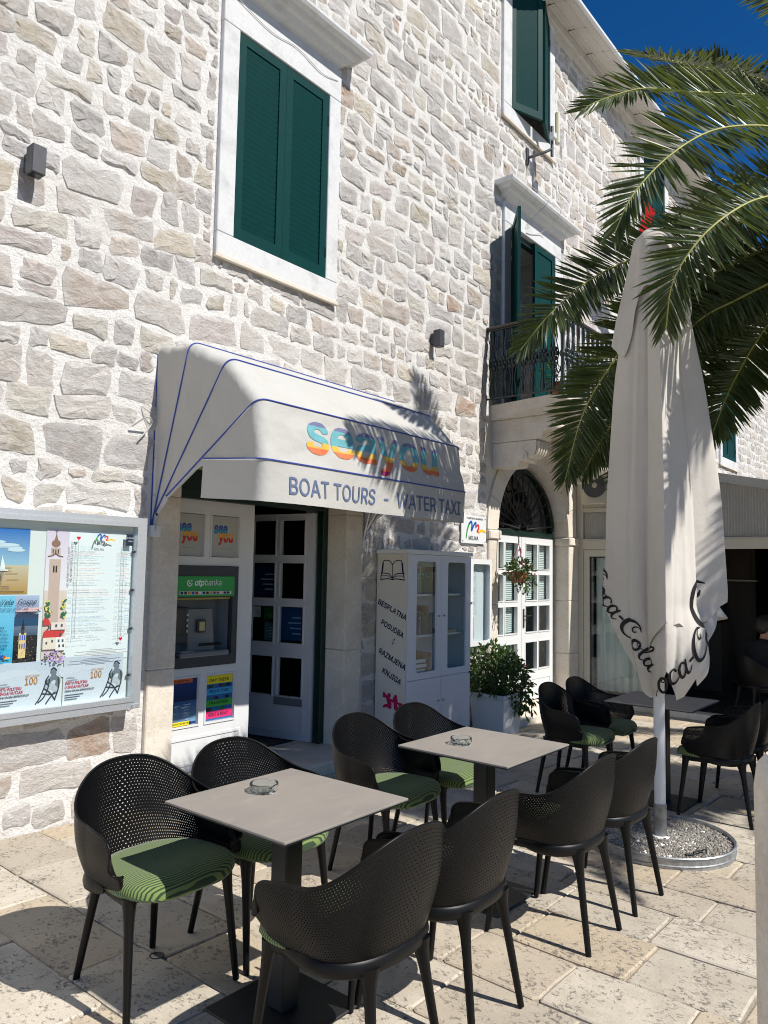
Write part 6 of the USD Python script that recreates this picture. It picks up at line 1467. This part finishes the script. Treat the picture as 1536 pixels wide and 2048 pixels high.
dcap = obj('drain_cap', MB().lathe([(0, 0), (.032, 0), (.032, .004), (.024, .005), (.022, .003), (0, .003)], (1.905, -1.83, G(1.9)-.001), 18), M_['blackm']); cd(dcap, label='small dark round metal cap set in the paving under the leftmost chair', category='drain cap')

# ================================================================== guest inside the cafe
SK = lambda r, p: m3.Manifold.sphere(r, 20).translate(list(map(float, p)))
def body(bones):
    return m3.Manifold.batch_boolean([m3.Manifold.batch_hull([SK(ra, a), SK(rb, b)]) for a, ra, b, rb in bones], m3.OpType.Add)
def finish(mf, L=.02, it=8):
    m = mf.refine_to_length(L).to_mesh(); t = trimesh.Trimesh(m.vert_properties[:, :3], m.tri_verts); trimesh.smoothing.filter_taubin(t, iterations=it); return np.array(t.vertices), np.array(t.faces)
PX, PY = 10.22, -2.19; pa = math.atan2(-.60, .80)
pe = thing('person', 'seated person in a dark short-sleeved shirt, forearm on the table, inside the dark cafe', 'person', rotz(pa-PI/2, (PX, PY, G(10.2))))
# local: +y forward (the way the guest faces), +x to the guest's right
hip, ch, nk, hd = (0, 0, .50), (0, .06, .78), (0, .07, .96), (0, .11, 1.14)
bones = [(hip, .15, (0, .03, .64), .145), ((0, .03, .64), .145, ch, .15), (ch, .15, (0, .06, .90), .10), ((-.13, .055, .90), .065, (.13, .055, .90), .065), ((0, .07, .90), .06, nk, .055)]
for sx_ in (-1, 1):
    sh_, elb, wr = (sx_*.18, .06, .885), (sx_*.23, .14, .64), (sx_*.13, .42, .70)
    hp_, kn, an_ = (sx_*.09, .02, .49), (sx_*.11, .46, .49), (sx_*.12, .44, .09)
    bones += [(sh_, .058, elb, .045), (elb, .043, wr, .03), (hp_, .088, kn, .062), (kn, .058, an_, .04), (an_, .042, (sx_*.13, .58, .04), .032)]
    pc_ = np.array(wr)+np.array([-sx_*.015, .055, .0]); bones.append((wr, .028, pc_, .030))
    for k in range(4): 
        f0 = pc_+np.array([(k-1.5)*.018, .025, -.004]); f1_ = f0+np.array([0, .035, -.004]); f2_ = f1_+np.array([0, .024-.004*abs(k-1.4), -.014]); bones += [(f0, .009, f1_, .0085), (f1_, .0085, f2_, .008)]
    bones.append((pc_+np.array([-sx_*.025, -.01, 0]), .010, pc_+np.array([-sx_*.045, .03, .0]), .0085))
bones += [(nk, .052, (0, .09, 1.06), .055), ((0, .075, 1.165), .088, (0, .125, 1.14), .075), ((0, .125, 1.14), .075, (0, .135, 1.075), .045), ((0, .195, 1.135), .012, (0, .205, 1.11), .015), ((-.08, .09, 1.13), .018, (-.085, .085, 1.10), .012), ((.08, .09, 1.13), .018, (.085, .085, 1.10), .012), ((-.02, .18, 1.078), .010, (.02, .18, 1.078), .010)]
obj('body', finish(body(bones), .018, 6), M_['skin'], pe, smooth=True)
tb_ = [((0, 0, .50), .162, (0, .03, .64), .158), ((0, .03, .64), .158, ch, .163), (ch, .163, (0, .06, .90), .108), ((-.14, .055, .895), .074, (.14, .055, .895), .074)]
for sx_ in (-1, 1): tb_ += [((sx_*.17, .06, .885), .072, (sx_*.212, .11, .74), .064)]
obj('shirt', finish(body(tb_), .025, 6), M_['shirt'], pe, smooth=True)
tr2 = []
for sx_ in (-1, 1): tr2 += [((sx_*.09, .0, .48), .105, (sx_*.11, .46, .49), .072), ((sx_*.11, .46, .49), .072, (sx_*.12, .445, .14), .056)]
obj('trousers', finish(body(tr2+[((-.08, 0, .47), .12, (.08, 0, .47), .12)]), .03, 6), M_['shirt'], pe, smooth=True)
obj('hair', finish(body([((0, .06, 1.19), .098, (0, .10, 1.205), .088), ((0, .045, 1.15), .088, (0, .05, 1.12), .07)]), .02, 5), M_['hair'], pe, smooth=True)
obj('sunglasses', MB().box(-.065, -.012, .186, .192, 1.135, 1.165, .004).box(.012, .065, .186, .192, 1.135, 1.165, .004).box(-.012, .012, .186, .190, 1.153, 1.16, .001), M_['blackm'], pe)
fv = np.array([math.cos(pa), math.sin(pa)])
copy(cls, rotz(pa-PI/2, (PX-.0*fv[0], PY-.0*fv[1]+.02, G(10.2)+.0)), 'dark tub chair under the guest inside the cafe', 'black tub chairs inside the cafe')
copy(tb, rotz(.1, (PX+.62*fv[0], PY+.62*fv[1], G(10.2))), 'dark table in front of the guest inside the cafe', 'tables inside the cafe')
